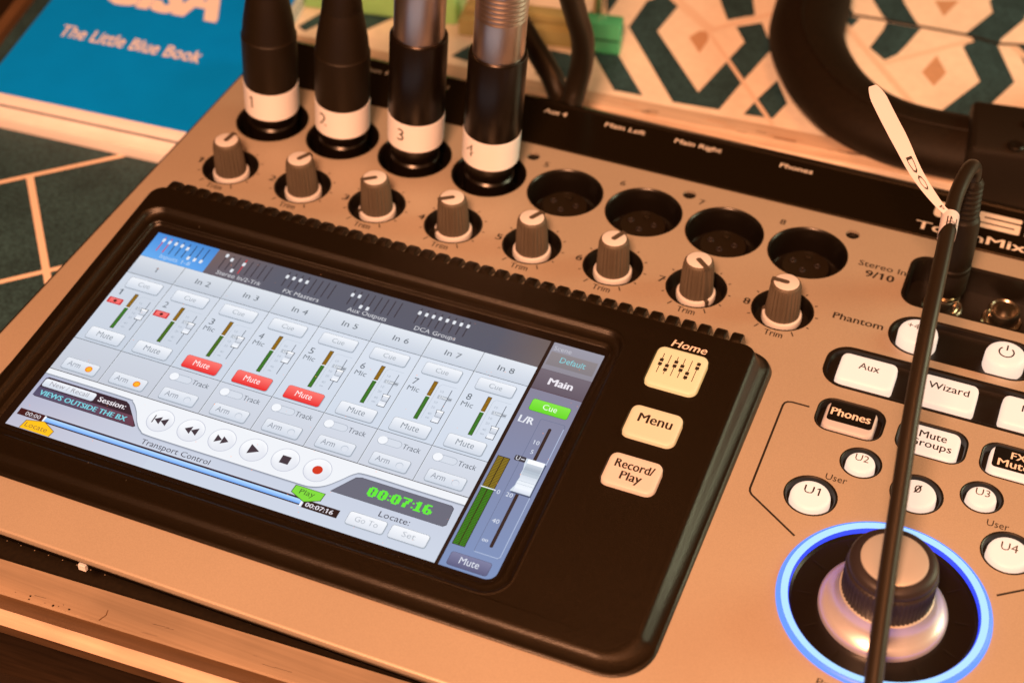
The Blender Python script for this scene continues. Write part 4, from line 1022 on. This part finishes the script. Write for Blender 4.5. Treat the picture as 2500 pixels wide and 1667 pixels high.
# lettering in the cover's own frame
u0 = Vector(XX(0, 0, 0)); du = Vector(XX(1, 0, 0))-u0; dv = Vector(XX(0, 1, 0))-u0
def cover_text(t_, s0, s1, t0, h, z, m='bookink', bold=0):
    gv, gf = glyphs(t_); a = min(p_[0] for p_ in gv); b_ = max(p_[0] for p_ in gv); k = h/.682
    for j, dx in enumerate((0,) if not bold else (-bold, -bold/2, 0, bold/2, bold)):
        for jy, dy in enumerate((0,) if not bold else (-bold*.6, 0, bold*.6)):
            vs = [XX(s0+dx+(px-a)*(s1-s0)/(b_-a), t0+dy+py*k, z+.01*j+.003*jy) for px, py in gv]
            q.add(vs, gf, m)
def inv(x, y):
    d = Vector((x, y))-u0.xy; det = du.x*dv.y-du.y*dv.x
    return ((d.x*dv.y-d.y*dv.x)/det, (du.x*d.y-du.y*d.x)/det)
a0 = inv(-107.2, 177.2); a1 = inv(-52.2, 179.6)
cover_text('The Little Blue Book', a0[0], a1[0], (a0[1]+a1[1])/2, 6.6, -14.44, bold=.12)
a0 = inv(-107, 201); a1 = inv(-60.5, 204)
cover_text('CISA', a0[0], a1[0], (a0[1]+a1[1])/2+1.6, 24, -14.44, bold=1.3)
q.build('front_cover', th, smooth=False)
q = MB(); slab(q, XX, 0, 87, 0, 128, -20.35, -20.2, 'bookback'); q.build('back_cover', th, smooth=False)
th2, XX2 = quad_book('book', 'white-edged booklet lying underneath the blue booklet', (-111, 133.4), math.radians(2.6), 84, 124, math.radians(99), -24.9, -20.4, .2)

# ------------------------------------------------------------------ headphones on the table behind
hp = thing('headphones', 'black padded headphones lying behind the console', 'headphones', (165, 250, -25))
hb = bez([(127, 350.6, -16), (130.7, 320.6, -16), (133.8, 300.8, -16), (137.8, 274.9, -16), (148.6, 253.8, -16), (161.8, 239.6, -16), (175.8, 232.6, -16), (192.6, 231.1, -16), (216, 234.1, -16), (240, 245.6, -16)], 8)
q = MB(); q.tube(hb, 9.0, 'leather', 44, flat=1.48); q.build('headband', hp)
q = MB()
sm = []
for k, p_ in enumerate(hb):
    t_ = (Vector(hb[min(k+1, len(hb)-1)])-Vector(hb[max(k-1, 0)])).normalized(); n_ = Vector((0, 0, 1)); s__ = t_.cross(n_).normalized()
    a = math.radians(62 - 26*max(0, min(1, (k-20)/25))); a = math.radians(78)
    sm.append(tuple(Vector(p_)+n_*(8.95*math.sin(a))+s__*(13.2*math.cos(a))))
q.tube(sm, .55, 'leather', 10); q.build('seam', hp)
q = MB()
q.box(-21, -14.5, -13, 40, 13, 8.5, 'yoke', b=2.2)
R_ = Matrix.Rotation(math.radians(8), 4, 'Z')
q.v = [G(*(R_ @ Vector(((v.x*1000), (v.y*1000), (v.z*1000-ZT))) + Vector((222, 231.5, -11.8)))) for v in q.v]
yk = q.build('yoke', hp)
for (sx, sy) in ((219, 233), (216.5, 220)):
    q = MB(); q.lathe([(2.6, -3.2), (2.6, -2.7), (2.2, -2.4), (.8, -2.5), (.7, -2.8), (.01, -2.8)], 'socket', sx, sy, 20); q.build('screw', yk)
q = MB(); q.lathe([(34, -24.9), (38, -22), (40, -12), (36, 0), (26, 5), (.1, 6)], 'leather', 268, 262, 40, cap0=True); q.build('ear_cup', hp)

# ------------------------------------------------------------------ plastic case with a green end behind the plugs
gc = thing('plastic_case', 'see-through yellowish plastic case with a bright green end', 'plastic case', (20, 250, -25))
ang = math.radians(9.5)
def GX(s, t__, z): return (-44+s*math.cos(ang)-t__*math.sin(ang), 234+s*math.sin(ang)+t__*math.cos(ang), z)
q = MB(); q.box(62, 0, -24.8, 106, 13, -18, 'clearpl', b=.8, X=GX); q.box(64, 3.5, -18, 104, 9.5, -14.2, 'clearpl', b=.8, X=GX); q.build('clear_body', gc)
q = MB(); q.box(106.2, -.8, -24.8, 121.5, 6.4, -12.6, 'greenpl', b=.8, X=GX); q.box(106.4, -1.0, -19.4, 121.3, -.7, -18.6, 'greend', X=GX); q.build('green_end', gc)
q = MB(); q.box(-2, 6, -24.8, 60, 22, -12.5, 'limepl', b=1.2, X=GX); q.build('lime_end', gc)
bm_ = MB(); bm_.lathe([(2.6, -24.9), (2.7, -20), (2.2, -10), (2.4, 2), (1.6, 3)], 'chrome', 61.5, 272, 20, cap0=True)
tag(bm_.build('steel_bolt'), 'small shiny steel pin standing beyond the green-ended case', 'pin')
